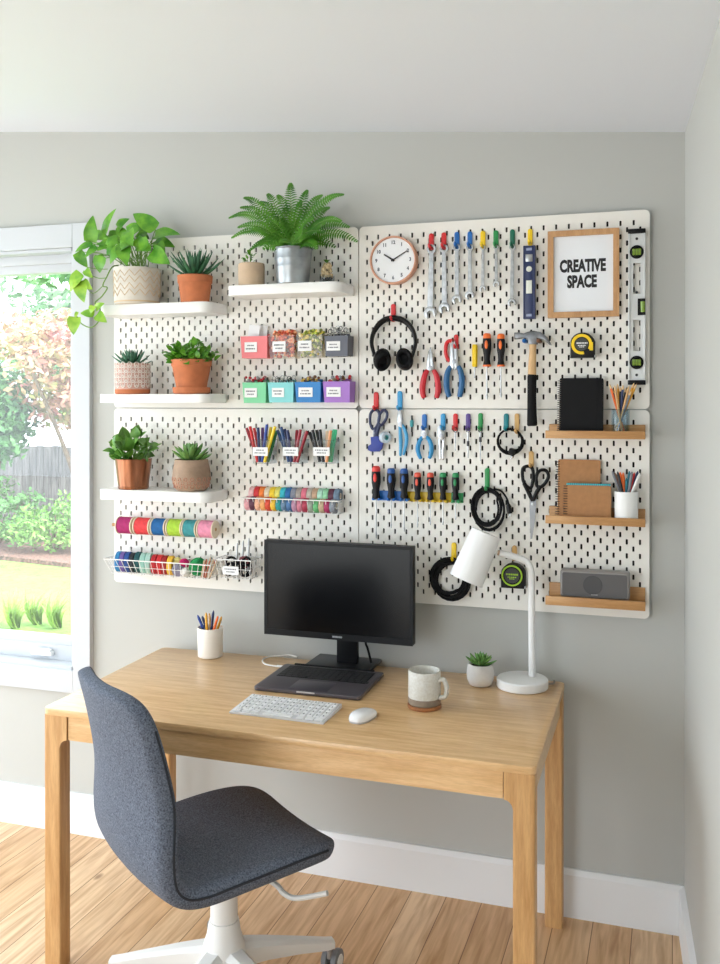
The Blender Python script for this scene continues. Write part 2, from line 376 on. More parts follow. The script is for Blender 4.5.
def shrub(name, label, cat, x, y, r, h, m, n, size, trunk=0.0, group=None, blobs=1):
    t = thing(name, label, cat, (x, y, GZ + .03), group)
    b = MB()
    if trunk:
        for k in range(3):
            a = k * 2.1; b.tube(spline([(0.05 * math.cos(a), .05 * math.sin(a), 0), (.1 * math.cos(a), .1 * math.sin(a), trunk * .6), (r * .5 * math.cos(a), r * .5 * math.sin(a), trunk + h * .5)], 5), [.05 - .003 * j for j in range(11)], 7)
    else:
        for k in range(7):
            a = k * .9; b.tube([(0.02 * math.cos(a), .02 * math.sin(a), 0), (r * .5 * math.cos(a), r * .5 * math.sin(a), h * .6)], [.012, .006], 5)
    b.build('trunk' if trunk else 'stem', BARK, t)
    b = MB()
    for k in range(blobs):
        ox = 0 if blobs == 1 else R.uniform(-.6, .6) * r; oy = 0 if blobs == 1 else R.uniform(-.5, .5) * r; oz = 0 if blobs == 1 else R.uniform(-.3, .3) * h; q = 1 if blobs == 1 else R.uniform(.4, .62)
        vs, fs = leafcloud(n // blobs, (ox, oy, trunk + h * .5 + oz), (r * q, r * q, h * .5 * q), size, .45); b.raw(vs, fs)
    b.build('crown' if trunk else 'foliage', m, t, smooth=0, recalc=False)
    return t
GTR = 'garden trees seen through the window'; GSH = 'garden shrubs seen through the window'
shrub('pink_maple', 'pink-leaved maple arching over the fence outside the window', 'tree', -7.3, 7.5, 1.35, 1.7, LP, 4600, .07, 1.35, GTR, 9)
shrub('garden_tree', 'tall pale green tree behind the fence outside the window', 'tree', -10.6, 12.5, 2.3, 3.2, LB, 5600, .13, 1.3, GTR, 9)
shrub('garden_tree', 'lime green tree beside the pink maple outside the window', 'tree', -8.3, 10.6, 1.7, 2.3, LY, 4200, .095, 1.0, GTR, 8)
shrub('garden_tree', 'broad bluish-green tree at the frame edge outside the window', 'tree', -8.8, 7.4, .9, 2.1, LD, 3600, .075, .7, GTR, 7)
shrub('garden_tree', 'dark green tree standing far to the left beyond the fence', 'tree', -14.2, 11.4, 2.2, 3.6, LD, 2400, .11, 1.2, GTR, 7)
shrub('garden_shrub', 'yellow-green shrub under the pink maple outside the window', 'shrub', -6.6, 7.3, .62, 1.1, LY, 1700, .05, 0, GSH, 6)
shrub('garden_shrub', 'rounded green shrub in the middle of the mulched bed outside', 'shrub', -7.2, 6.75, .6, .80, LG, 1800, .042, 0, GSH, 6)
shrub('garden_shrub', 'loose green shrub at the left of the mulched bed outside', 'shrub', -8.1, 6.8, .66, .9, LD, 1800, .045, 0, GSH, 6)
shrub('garden_shrub', 'light green shrub by the right window frame in the bed outside', 'shrub', -5.6, 6.7, .6, .9, LG, 1600, .045, 0, GSH, 6)
shrub('garden_shrub', 'tall spring-green shrub beside the far-left tree outside', 'shrub', -10.2, 7.0, .9, 1.3, LG, 1800, .06, 0, GSH, 6)
for i, (px, py, lab) in enumerate([(16, 628, 'spiky lime clump on the lawn near the left frame edge outside'), (38, 624, 'spiky lime clump on the lawn midway along the window bottom'), (58, 628, 'spiky lime clump on the lawn by the right window frame')]):
    p = atz(px, py, GZ); t = thing('lily_clump', lab, 'plant', (p.x, p.y, GZ), 'lily clumps on the lawn'); b = MB()
    for k in range(22):
        a = R.uniform(0, 6.28); q = R.uniform(.05, .14); h = R.uniform(.14, .34); b.leaf((.03 * math.cos(a), .03 * math.sin(a), 0), (q * math.cos(a), q * math.sin(a), h), .035, fold=.3, droop=.2, shape='lance')
    b.build('blades', LY, t, smooth=0, recalc=False)
b = MB(); b.prism([(-18, -16), (12, -16), (12, YR), (XL - .2, YR), (XL - .2, .1), (-18, .1)], -.3, -.2, 'xy'); struct(b.build('bounce_ground', mat('bounce_ground_pale', (214, 212, 206), .85, var=.12, vs=3), smooth=0))  # unseen pale ground, added to bounce sunlight up to the ceiling
# ================================================================== PEGBOARDS
PEG = mat('pegboard_white', (237, 234, 227), 0.5)
SLOT_DARK = mat('slot_shade', (38, 36, 34), 0.9)  # near-black tone that paints in the shade inside the slots
def pegmesh(W, H, NC):
    b = MB(); ncol, nrow = NC, 14; pz = (H - .034) / nrow; px = (W - .036) / ncol; x0 = -ncol * px / 2; z0 = -nrow * pz / 2
    sw, sh, c = .0033, .0085, .0016
    slot = [(sw - c, -sh), (sw, -sh + c), (sw, sh - c), (sw - c, sh), (-sw + c, sh), (-sw, sh - c), (-sw, -sh + c), (-sw + c, -sh)]
    vs = []; fs = []
    def q(*pts):
        k = len(vs); vs.extend(pts); fs.append(tuple(range(k, k + len(pts))))
    for i in range(ncol):
        xa = x0 + i * px; xb = xa + px; xm = (xa + xb) / 2; odd = i % 2
        zs = [(z0 + (j + .5 * odd) * pz) for j in range(nrow - odd)]
        if odd:
            q((xa, 0, z0), (xb, 0, z0), (xb, 0, z0 + pz / 2), (xa, 0, z0 + pz / 2)); q((xa, 0, -z0 - pz / 2), (xb, 0, -z0 - pz / 2), (xb, 0, -z0), (xa, 0, -z0))
        for za in zs:
            zb = za + pz; zm = (za + zb) / 2; k = len(vs)
            vs.extend([(xb, 0, za), (xb, 0, zb), (xa, 0, zb), (xa, 0, za)])
            vs.extend([(xm + s[0], 0, zm + s[1]) for s in slot]); vs.extend([(xm + s[0], .006, zm + s[1]) for s in slot])
            S = k + 4
            fs.extend([(k, k + 1, S + 2, S + 1), (k + 1, S + 3, S + 2), (k + 1, k + 2, S + 4, S + 3), (k + 2, S + 5, S + 4), (k + 2, k + 3, S + 6, S + 5), (k + 3, S + 7, S + 6), (k + 3, k, S, S + 7), (k, S + 1, S)])
            fs.extend([(S + e, S + (e + 1) % 8, S + 8 + (e + 1) % 8, S + 8 + e) for e in range(8)])
    o = rrect(-W / 2, -H / 2, W / 2, H / 2, .016, 6); n = 7
    inn = [(-x0, z0), (-x0, -z0), (x0, -z0), (x0, z0)]
    # margin pieces between the outline and the perforated field
    for k in range(4):
        a = [o[(k * n + 3 + e) % len(o)] for e in range(0, n + 1)]
        pts = [inn[k]] + a + [inn[(k + 1) % 4]]
        q(*[(p[0], 0, p[1]) for p in pts])
    for k in range(len(o)):
        p, r = o[k], o[(k + 1) % len(o)]; q((p[0], 0, p[1]), (p[0], .006, p[1]), (r[0], .006, r[1]), (r[0], 0, r[1]))
    b.raw(vs, fs); return b
bxs = [(-1.968, -1.0125), (-1.0095, -.068)]; bzs = [(.9646, 1.6085), (1.6115, 2.2259)]
wh = [['lower left pegboard panel behind the ribbon spools and wire baskets', 'upper left pegboard panel behind the plants and colourful bins'], ['lower right pegboard panel behind the screwdrivers and wooden ledges', 'upper right pegboard panel behind the wall clock and wrenches']]
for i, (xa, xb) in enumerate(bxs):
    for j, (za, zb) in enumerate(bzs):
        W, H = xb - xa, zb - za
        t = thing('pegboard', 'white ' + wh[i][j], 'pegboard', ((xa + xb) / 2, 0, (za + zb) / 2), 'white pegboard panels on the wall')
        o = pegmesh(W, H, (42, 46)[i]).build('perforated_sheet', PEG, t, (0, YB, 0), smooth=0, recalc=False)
        b = MB(); b.box((0, -.0045, 0), (W - .03, .009, H - .03)); b.build('slot_shade_sheet', SLOT_DARK, t, smooth=0)  # added dark sheet, its colour stands for shade behind the slots
# ================================================================== DESK
DZ = .752
DOAK = wood('desk_oak', (238, 200, 150), (217, 173, 121), (1.1, 13, 13), .32, 5)
DLEG = wood('desk_oak_upright', (216, 172, 118), (194, 146, 92), (14, 14, 1.1), .45, 5)
cFL, cFR, cRR, cRL = [atz(u, v, DZ) for u, v in ((42.5, 707.5), (536, 768), (565, 682), (163, 647))]
def D(s, t):                                                   # s: 0 left..1 right, t: 0 front..1 rear
    p = cFL.lerp(cFR, s).lerp(cRL.lerp(cRR, s), t); return p
org = D(.5, .5); org.z = 0
desk = thing('desk', 'light oak desk with rounded square legs standing against the wall', 'desk', org)
def dl(s, t, z): p = D(s, t) - org; return V((p.x, p.y, z))
def inset(s, t, dx, dy):
    p = dl(s, t, 0); ex = (cFR - cFL).normalized(); ey = (cRR - cFR).normalized(); return p + ex * dx + ey * dy
def rquad(c, r, n=5):
    out = []
    for i in range(4):
        a, o_, z_ = c[i - 1], c[i], c[(i + 1) % 4]; u = (a - o_).normalized(); w = (z_ - o_).normalized()
        for k in range(n + 1):
            f = k / n; p0 = o_ + u * r; p1 = o_ + w * r
            out.append(((1 - f) ** 2 * p0 + 2 * f * (1 - f) * o_ + f * f * p1))
    return [(p.x, p.y) for p in out]
DOAK.node_tree.nodes['Principled BSDF'].inputs['Coat Weight'].default_value = .3; DOAK.node_tree.nodes['Principled BSDF'].inputs['Coat Roughness'].default_value = .22
b = MB(); b.prism(rquad([dl(0, 0, 0), dl(1, 0, 0), dl(1, 1, 0), dl(0, 1, 0)], .022), DZ - .02, DZ, 'xy', bev=.002); b.build('desktop', DOAK, desk)
ex = (cFR - cFL).normalized()
for s, t in ((0, 0), (1, 0), (1, 1), (0, 1)):
    sx = 1 if s == 0 else -1; sy = 1 if t == 0 else -1; LW = .054; LD = .052
    c = [inset(s, t, sx * .003, sy * .003), inset(s, t, sx * (.003 + LW), sy * .003), inset(s, t, sx * (.003 + LW), sy * (.003 + LD)), inset(s, t, sx * .003, sy * (.003 + LD))]
    b = MB(); b.prism(rquad(c, .006, 4), 0, DZ - .02, 'xy')
    # block at the apron with a curved bracket below it
    p = inset(s, t, sx * (.003 + LW), sy * .0032); q = inset(s, t, sx * (.003 + LW), sy * .040); zz = DZ - .02 - .068
    d = ex * sx; R_ = .022; prof_ = [(-.004, .068), (R_, .068), (R_, 0)] + [(R_ - R_ * math.sin(k * PI / 14), -R_ + R_ * math.cos(k * PI / 14)) for k in range(1, 8)] + [(-.004, -R_)]
    vs = []
    for base in (p, q): vs += [V((base.x, base.y, zz + z)) + d * x for x, z in prof_]
    k = len(prof_); b.raw(vs, [tuple(range(k)), tuple(range(2 * k - 1, k - 1, -1))] + [(i, (i + 1) % k, k + (i + 1) % k, k + i) for i in range(k)])
    b.build('leg', DLEG, desk, smooth=30)
def apron(a, bb, c, d_):
    b = MB(); b.prism([(p.x, p.y) for p in (a, bb, c, d_)], DZ - .02 - .068, DZ - .0195, 'xy'); return b
apron(inset(0, 0, .0815, .008), inset(1, 0, -.0815, .008), inset(1, 0, -.0815, .034), inset(0, 0, .0815, .034)).build('apron', DOAK, desk, smooth=0)
apron(inset(0, 1, .0815, -.034), inset(1, 1, -.0815, -.034), inset(1, 1, -.0815, -.010), inset(0, 1, .0815, -.010)).build('apron', DOAK, desk, smooth=0)
apron(inset(0, 0, .010, .0555), inset(0, 0, .034, .0555), inset(0, 1, .034, -.0555), inset(0, 1, .010, -.0555)).build('apron', DOAK, desk, smooth=0)
apron(inset(1, 0, -.034, .0555), inset(1, 0, -.010, .0555), inset(1, 1, -.010, -.0555), inset(1, 1, -.034, -.0555)).build('apron', DOAK, desk, smooth=0)
DANG = math.atan2(ex.y, ex.x)
# ================================================================== CHAIR
FAB = mat('chair_fabric', (112, 120, 136), .95, c2=(60, 67, 80), vs=260, bump=.5, bs=420)
chair = thing('office_chair', 'dark blue-grey upholstered swivel chair on a white wheeled base', 'chair', (-1.152, -.752, 0), rotz=math.radians(-37))
# profile of the shell: (forward, height, half width, thickness)
prof = [(.238, .418, .11, .022), (.234, .424, .17, .040), (.215, .435, .215, .052), (.18, .444, .240, .058), (.10, .446, .252, .060), (0, .440, .254, .060), (-.10, .432, .250, .060), (-.165, .427, .246, .060), (-.222, .437, .242, .060), (-.262, .475, .240, .060),
        (-.282, .54, .240, .058), (-.288, .61, .236, .056), (-.292, .67, .230, .054), (-.300, .73, .224, .052), (-.312, .79, .220, .050), (-.326, .85, .216, .048), (-.339, .895, .204, .046), (-.347, .922, .178, .040), (-.351, .938, .13, .028)]
def ringpts(w, t_):
    r = t_ * .46; o = []; n1 = 9
    for k in range(n1): o.append((-w + r + (2 * w - 2 * r) * k / n1, -t_ / 2))
    o += [(w - r + r * math.sin(q), -t_ / 2 + r - r * math.cos(q)) for q in (0, .52, 1.05)]
    o += [(w, 0)] if 0 else []
    o += [(w - r + r * math.cos(q), t_ / 2 - r + r * math.sin(q)) for q in (0, .52, 1.05)]
    for k in range(n1): o.append((w - r - (2 * w - 2 * r) * k / n1, t_ / 2))
    o += [(-w + r - r * math.sin(q), t_ / 2 - r + r * math.cos(q)) for q in (0, .52, 1.05)]
    o += [(-w + r - r * math.cos(q), -t_ / 2 + r - r * math.sin(q)) for q in (0, .52, 1.05)]
    return o
b = MB(); vs = []; fs = []; ns = 30; seam = []
for k in range(len(prof)):
    p = prof[k]; a = prof[max(k - 1, 0)]; c = prof[min(k + 1, len(prof) - 1)]
    tx, tz = c[0] - a[0], c[1] - a[1]; l = math.hypot(tx, tz); nx, nz = tz / l, -tx / l          # normal on the sitter's side
    back = min(1, max(0, (p[1] - .45) / .22))
    for (x, h) in ringpts(p[2], p[3]):
        dish = (abs(x) / .25) ** 2.0 * (.016 * (1 - back) + .050 * back) * min(1, p[2] / .2)
        vs.append(V((x, p[0] + nx * (h + dish), p[1] + nz * (h + dish))))
    r_ = p[2]; dish = (r_ / .25) ** 2 * (.016 * (1 - back) + .050 * back) * min(1, p[2] / .2)
    seam.append([V((e * (r_ - .001), p[0] + nx * (dish + .006), p[1] + nz * (dish + .006))) for e in (-1, 1)])
for k in range(len(prof) - 1):
    for j in range(ns): fs.append((k * ns + j, k * ns + (j + 1) % ns, (k + 1) * ns + (j + 1) % ns, (k + 1) * ns + j))
fs.append(tuple(range(ns))); fs.append(tuple((len(prof) - 1) * ns + j for j in range(ns)))
b.raw(vs, fs); sh = b.build('upholstered_shell', FAB, chair, smooth=80)
md = sh.modifiers.new('s', 'SUBSURF'); md.levels = 1; md.render_levels = 2
b = MB()
for e in (0, 1): b.tube(spline([s_[e] for s_ in seam][3:-3], 4), .0032, 6)
b.build('piping', mat('chair_piping', (44, 48, 56), .95), sh)
b = MB(); b.lathe([(.001, .415), (.03, .415), (.03, .395), (.024, .39), (.024, .385), (.036, .384), (.037, .22), (.034, .205), (.001, .205)], 24); b.lathe([(.001, .41), (.1, .41), (.1, .42), (.001, .42)], 20); b.m(1).lathe([(.001, .39), (.025, .39), (.025, .37), (.001, .37)], 20)
b.build('gas_column', [mat('chair_white', (232, 231, 228), .4), STEEL], chair)
CW = MC['chair_white']
# five star base: one leg points at the castor the photo shows
a0 = math.radians(45 + 37)
b = MB(); b.lathe([(.001, .235), (.040, .235), (.046, .20), (.062, .150), (.060, .115), (.03, .105), (.001, .105)], 24); b.build('hub', CW, chair)
for k in range(5):
    a = a0 + k * 2 * PI / 5; ca, sa = math.cos(a), math.sin(a)
    b = MB(); st = [(.03, .142, .034, .040), (.12, .130, .027, .030), (.22, .110, .021, .022), (.30, .092, .018, .017), (.325, .089, .016, .014)]
    vs2 = []; 
    for (r, z, w, h) in st:
        for (q, e) in ((-1, -1), (1, -1), (1.0, .55), (.55, 1), (-.55, 1), (-1, .55)): vs2.append(V((r * ca - w * q * sa, r * sa + w * q * ca, z + h * e * .8)))
    f2 = [(i * 6 + j, i * 6 + (j + 1) % 6, i * 6 + 6 + (j + 1) % 6, i * 6 + 6 + j) for i in range(4) for j in range(6)] + [tuple(range(6)), tuple(24 + j for j in range(6))]
    b.raw(vs2, f2); lg = b.build('leg', CW, chair)
    b = MB(); c = V((.315 * ca, .315 * sa, 0)); b.cyl(c + V((0, 0, .09)), c + V((0, 0, .045)), .008, n=10)
    cs = b.build('castor', STEEL, lg)
    off = a + .7; ax = V((-math.sin(off), math.cos(off), 0)); cc = c + V((.018 * math.cos(off), .018 * math.sin(off), .032))
    for sd in (-1, 1):
        b2 = MB(); p0 = cc + ax * sd * .006; p1 = cc + ax * sd * .024
        b2.tube([p0, p0.lerp(p1, .15), p0.lerp(p1, .85), p1], [.028, .032, .032, .028], 22)
        b2.m(1).tube([p1 - ax * sd * .001, p1 + ax * sd * .003], [.020, .016], 18); b2.build('wheel', [mat('wheel_grey', (120, 122, 126), .5), CW], lg)
b = MB(); b.tube(spline([(.05, .02, .40), (.17, .06, .385), (.20, .07, .37), (.235, .09, .366), (.30, .14, .392)], 6), .007, 8); b.build('height_lever', mat('lever_grey', (206, 206, 204), .4), chair)
# ================================================================== LIGHT
w = bpy.data.worlds.new('sky'); sce.world = w; w.use_nodes = True
w.node_tree.nodes['Background'].inputs['Color'].default_value = (.84, .92, 1.0, 1); w.node_tree.nodes['Background'].inputs['Strength'].default_value = 2.6
def lamp(name, kind, loc, rot, energy, **k):
    l = bpy.data.lights.new(name, kind); l.energy = energy
    for a, v in k.items(): setattr(l, a, v)
    o = bpy.data.objects.new(name, l); COL.objects.link(o); o.location = loc; o.rotation_euler = rot; return o
s = lamp('sun', 'SUN', (0, 0, 8), (0, 0, 0), 4.5, angle=.01, color=(1, .98, .95)); s.rotation_euler = V((-.75, .22, -.95)).to_track_quat('-Z', 'Y').to_euler()
def portal(name, loc, rot, sx, sy):
    o = lamp(name, 'AREA', loc, rot, 1.0, shape='RECTANGLE', size=sx, size_y=sy); o.data.cycles.is_portal = True
portal('daylight_portal_left', (XL - .02, (LY0 + LY1) / 2, (LZ0 + LZ1) / 2), (0, -PI / 2, 0), LZ1 - LZ0, LY1 - LY0)
portal('daylight_portal_rear', ((RX0 + RX1) / 2, YR - .02, (RZ0 + RZ1) / 2), (PI / 2, 0, 0), RX1 - RX0, RZ1 - RZ0)
portal('daylight_portal_window', ((WX0 + WX1) / 2, .14, (WZ0 + WZ1) / 2), (-PI / 2, 0, 0), WX1 - WX0, WZ1 - WZ0)
# ================================================================== CAMERA
cd = bpy.data.cameras.new('camera'); cam = bpy.data.objects.new('camera', cd); COL.objects.link(cam); sce.camera = cam
cam.location = O; cam.rotation_euler = (PI / 2 - PT, 0, TH)
cd.sensor_fit = 'VERTICAL'; cd.sensor_height = 24; cd.lens = F / 964 * 24; cd.shift_y = -(482 - CY) / 964; cd.clip_start = .05
sce.view_settings.view_transform = 'Standard'; sce.view_settings.look = 'None'; sce.view_settings.gamma = 1; sce.view_settings.use_curve_mapping = False
sce.view_settings.exposure = 1.27
sce.cycles.transparent_max_bounces = 32
# ================================================================== WHITE SHELVES AND PLANTS
SHY = -.165
def white_shelf(u0, u1, v0, v1, label):
    a = at(u0, v0, SHY); c = at(u1, v0, SHY); z1 = at((u0 + u1) / 2, v0, SHY).z; z0 = at((u0 + u1) / 2, v1, SHY).z
    org = V(((a.x + c.x) / 2, YB, z0)); w = (c.x - a.x) / 2; d = YB - SHY
    t = thing('wall_shelf', label, 'shelf', org, 'white shelves on the pegboard')
    out = [(-w, -.001), (-w, -d + .02)] + [(-w + .02 - .02 * math.cos(a_), -d + .02 - .02 * math.sin(a_)) for a_ in (.5, 1.0, 1.35)] + [(-w + .02, -d), (w - .035, -d)] + [(w - .035 + .035 * math.sin(a_), -d + .035 - .035 * math.cos(a_)) for a_ in (.4, .8, 1.2)] + [(w, -d + .035), (w, -.001)]
    b = MB(); b.prism(out, 0, z1 - z0, 'xy', bev=.002); b.build('shelf_board', WHITE, t)
    return z1
zTL = white_shelf(99, 208, 303, 314, 'white shelf under the trailing plant, topmost of the three by the window')
zML = white_shelf(98, 207.5, 394, 403, 'white shelf under the patterned pot and terracotta pot with saucer')
zLL = white_shelf(98, 208.5, 491, 501.5, 'white shelf under the copper pot, above the ribbon spools')
zC = white_shelf(226.5, 339.5, 283.2, 293.6, 'white shelf holding the fern in a metal bucket')
def potthing(name, label, u, v, z, Y=-.1, cat='potted plant'):
    Y -= .022
    p = at(u, v, Y); s = sc(p); t = thing(name, label, cat, (p.x, Y, z + .0006), 'potted plants on the shelves'); return t, s
def potmesh(prof, s, t, m, name='pot', wall=2.0, soil=None, depth=4):
    """prof: (radius px, height px) from base to rim"""
    P = [(0.01, 0)] + [(r, h) for r, h in prof]; r, h = prof[-1]
    P += [(r - wall * .5, h + .3), (r - wall, h), (r - wall - .5, h - depth), (.01, h - depth)]
    b = MB(); b.lathe([(a * s, c * s) for a, c in P], 40); o = b.build(name, m, t)
    b = MB(); rr = (r - wall - .4) * s; b.lathe([(0, (h - depth) * s + .003), (rr * .6, (h - depth) * s + .004), (rr, (h - depth) * s + .001), (rr, (h - depth) * s - .003), (0, (h - depth) * s - .003)], 24); b.build('soil', soil or SOIL, t)
    return o, (h - depth) * s
TERRA = mat('terracotta', (204, 122, 80), .85, var=.12, vs=18, bump=.15, bs=180)
POTW = mat('pot_white_glaze', (222, 216, 206), .55, var=.06, vs=30, bump=.1)
TAN = mat('pot_tan_relief', (212, 188, 152), .7)
LEAFP = mat('pothos_leaf', (118, 180, 44), .4, c2=(56, 128, 26), vs=26)
LEAFL = mat('pothos_leaf_young', (168, 206, 70), .4, c2=(106, 170, 42), vs=26)
STEMG = mat('green_stem', (110, 150, 62), .6)
# -- trailing pothos
t, s = potthing('trailing_pothos', 'trailing plant with heart-shaped leaves in a white patterned pot by the window', 137, 302, zTL, -.082)
o, sz = potmesh([(21, 0), (22, 1), (22.6, 18), (23, 36)], s, t, POTW)
b = MB()
for (rows, h0, h1, n) in ((0, 8, 14, 14), (0, 14, 20, 14), (0, 21, 27, 14), (0, 27, 33, 14)):
    pts = []
    for k in range(2 * n):
        a = 2 * PI * k / (2 * n); h = h0 if k % 2 else h1; r = (22.0 + .7 * h / 36 + .35) * s; pts.append((r * math.cos(a), r * math.sin(a), h * s))
    q = []
    for k in range(2 * n):
        p0, p1 = V(pts[k]), V(pts[(k + 1) % (2 * n)]); q += [p0, p0.lerp(p1, .33) * 1.0, p0.lerp(p1, .66)]
    b.tube(q, .0016, 5, closed=True)
b.build('relief_pattern', TAN, o)
b = MB(); b.lathe([(21.2 * s, -.0002), (22.15 * s, 2.2 * s), (22.3 * s, 3.4 * s), (21 * s, 3.4 * s)], 40); b.build('base_band', TAN, o)
cx, cy = 60, 200; k_ = 5.14
L = t.location
def lp(x, y, dy=0): return at(cx + x / k_, cy + y / k_, -.104 + dy) - L
leaves = [((160, 215), (170, 78), 62, -.02), ((230, 178), (290, 42), 54, .02), ((490, 152), (375, 70), 72, -.03), ((300, 150), (358, 96), 52, .03), ((485, 190), (620, 178), 66, .0), ((470, 268), (566, 328), 76, -.05), ((490, 212), (592, 244), 56, .03),
          ((168, 225), (76, 270), 42, -.02), ((90, 268), (142, 348), 52, -.02), ((192, 245), (128, 298), 56, -.03), ((215, 288), (205, 376), 66, -.05), ((248, 182), (335, 192), 50, .03), ((345, 172), (446, 132), 74, -.02), ((350, 160), (375, 240), 62, -.05),
          ((455, 215), (385, 262), 58, -.06), ((325, 240), (345, 340), 66, -.07), ((330, 245), (258, 330), 64, -.06), ((440, 190), (385, 215), 46, .0), ((270, 215), (190, 262), 52, -.03), ((262, 205), (345, 225), 46, -.03), ((180, 182), (262, 205), 50, .02), ((430, 240), (470, 262), 46, -.06), ((300, 205), (230, 240), 48, -.04), ((400, 170), (460, 200), 48, .02), ((360, 225), (300, 275), 52, -.07), ((225, 300), (165, 320), 44, .0), ((330, 190), (292, 140), 46, .02), ((410, 205), (452, 160), 50, .0), ((390, 200), (430, 245), 52, -.05), ((285, 235), (240, 285), 54, -.05), ((345, 200), (310, 230), 50, -.05), ((500, 225), (540, 275), 50, -.02), ((210, 215), (262, 240), 50, -.03), ((150, 235), (105, 240), 40, -.02)]
b = MB(); b2 = MB()
for (p, q, w, dy) in leaves:
    P, Q = lp(*p, dy), lp(*q, dy - R.uniform(-.02, .03))
    b.leaf(P, Q, w / k_ * s * 1.22, up=(R.uniform(-.4, .4), -1, R.uniform(.3, .8)), fold=.22, droop=R.uniform(.05, .16), shape='heart', n=9)
    c0 = V((R.uniform(-.03, .03), R.uniform(-.02, .03), sz))
    b2.tube(spline([c0, c0.lerp(P, .5) + V((0, 0, .03)), P], 5), .0017, 5)
for x in (388, 402, 416, 432): b2.tube([lp(x, 335, -.05), lp(x + (x - 410) * .8, 262, -.05)], .0016, 5)
b.build('foliage', LEAFP, t, smooth=50, recalc=False); b2.build('stems', STEMG, t)
vine = spline([lp(300, 335, -.04), lp(268, 345, -.085), lp(240, 395, -.10), lp(220, 440, -.10), lp(243, 452, -.1), lp(215, 495, -.1), lp(180, 530, -.1), lp(205, 560, -.1), lp(200, 620, -.1), lp(160, 655, -.1), (lp(110, 635, -.1)), lp(84, 595, -.1)], 6)
b = MB(); b.tube(vine, .0022, 6); b.tube(spline([lp(240, 400, -.1), lp(190, 400, -.1), lp(120, 365, -.1)], 5), .0016, 5); b.tube(spline([lp(222, 440, -.1), lp(170, 480, -.1), lp(130, 440, -.1)], 5), .0014, 5); b.tube(spline([lp(245, 355, -.09), lp(190, 355, -.1), lp(140, 345, -.1)], 5), .0014, 5)
b.build('vine', STEMG, t)
b = MB()
for (p, q, w) in [((112, 378), (52, 474), 84), ((108, 415), (125, 528), 78), ((118, 420), (168, 462), 46), ((176, 545), (158, 585), 52), ((185, 560), (230, 530), 40), ((190, 588), (242, 630), 54), ((176, 588), (104, 582), 44), ((80, 600), (70, 694), 70), ((130, 360), (170, 402), 40), ((90, 575), (78, 612), 20)]:
    b.leaf(lp(*p, -.1), lp(*q, -.105), w / k_ * s * 1.05, up=(R.uniform(-.3, .3), -1, .4), fold=.2, droop=.1, shape='heart', n=9)
b.build('vine_leaves', LEAFL, t, smooth=50, recalc=False)
# -- rosettes
def rosette(t, z, s, n, L, w, th, el0, el1, m, name='leaves', curl=-.25, pw=.6, c=(0, 0), ga=2.4):
    b = MB()
    for k in range(n):
        f = k / max(1, n - 1); a = k * ga + R.uniform(-.1, .1); el = math.radians(el0 + (el1 - el0) * f + R.uniform(-5, 5)); l = L * s * (1 - .25 * f) * R.uniform(.92, 1.05)
        d = V((math.cos(a) * math.cos(el), math.sin(a) * math.cos(el) * (.55 if math.sin(a) > 0 else 1), math.sin(el))); p0 = V((c[0], c[1], z)) + d * .05 * l
        b.fat(p0, p0 + d * l, w * s * (1 - .3 * f), th * s, curl=curl * (1 - f), pw=pw, n=7)
    return b.build(name, m, t, smooth=60)
ALOE = mat('aloe_green', (66, 122, 82), .5, c2=(40, 92, 62), vs=30)
SUCC = mat('agave_bluegreen', (88, 136, 104), .5, c2=(52, 104, 84), vs=30)
SUCL = mat('succulent_green', (124, 166, 88), .45, c2=(74, 128, 62), vs=26)
JADE = mat('jade_green', (112, 172, 46), .38, c2=(56, 124, 30), vs=40)
t, s = potthing('potted_aloe', 'spiky dark green aloe in a small terracotta pot beside the trailing plant', 195, 300, zTL, -.09)
o, sz = potmesh([(13.5, 0), (14, 1), (16.3, 19), (17.2, 20), (17.6, 27)], s, t, TERRA)
rosette(t, sz, s, 34, 37, 6.5, 4, 28, 84, ALOE, curl=.2, pw=.75)
t, s = potthing('potted_agave', 'blue-green agave in a pink pot with white wavy pattern', 132.5, 392, zML, -.095)
PINK = mat('pot_dusty_pink', (206, 166, 154), .75)
o, sz = potmesh([(15.6, 0), (17.0, 1), (17.2, 4.5), (17.4, 30)], s, t, PINK)
b = MB()
for row in range(5):
    z0 = (6.5 + row * 4.9) * s
    for k in range(16):
        a0 = 2 * PI * (k + .5 * (row % 2)) / 16
        for rad in (2.2, 1.0):
            b.tube([V(((17.5) * s * math.cos(a0 + rad * math.cos(q) / 17.5), 17.5 * s * math.sin(a0 + rad * math.cos(q) / 17.5), z0 + rad * 1.25 * s * (1 + math.sin(q)) - .2 * s)) for q in [2 * PI * e / 10 for e in range(10)]], .0016, 4, closed=True)
b.build('wavy_pattern', mat('pattern_white', (232, 226, 220), .7), o)
b = MB(); b.lathe([(16 * s, -.0002), (17.15 * s, .8 * s), (17.35 * s, 4.6 * s), (16 * s, 4.6 * s)], 40); b.build('base_band', TERRA, o)
rosette(t, sz, s, 36, 24, 6, 3.5, 20, 84, SUCC, curl=.15, pw=.75)
t, s = potthing('potted_jade_plant', 'bushy bright green plant in a terracotta pot on a saucer', 191.5, 392, zML, -.09)
b = MB(); b.lathe([(0, 0), (16.5 * s, 0), (18.3 * s, 1.2 * s), (18.8 * s, 6.5 * s), (17.6 * s, 6.6 * s), (16.6 * s, 2 * s), (0, 2 * s)], 40); b.build('saucer', TERRA, t)
b = MB(); P = [(0.01, 2), (14.8, 2), (15.2, 7), (19.0, 27), (20, 28), (20.4, 34), (19.4, 34.3), (18.2, 34), (17.5, 31), (.01, 31)]; b.lathe([(a * s, c * s) for a, c in P], 40); b.build('pot', TERRA, t)
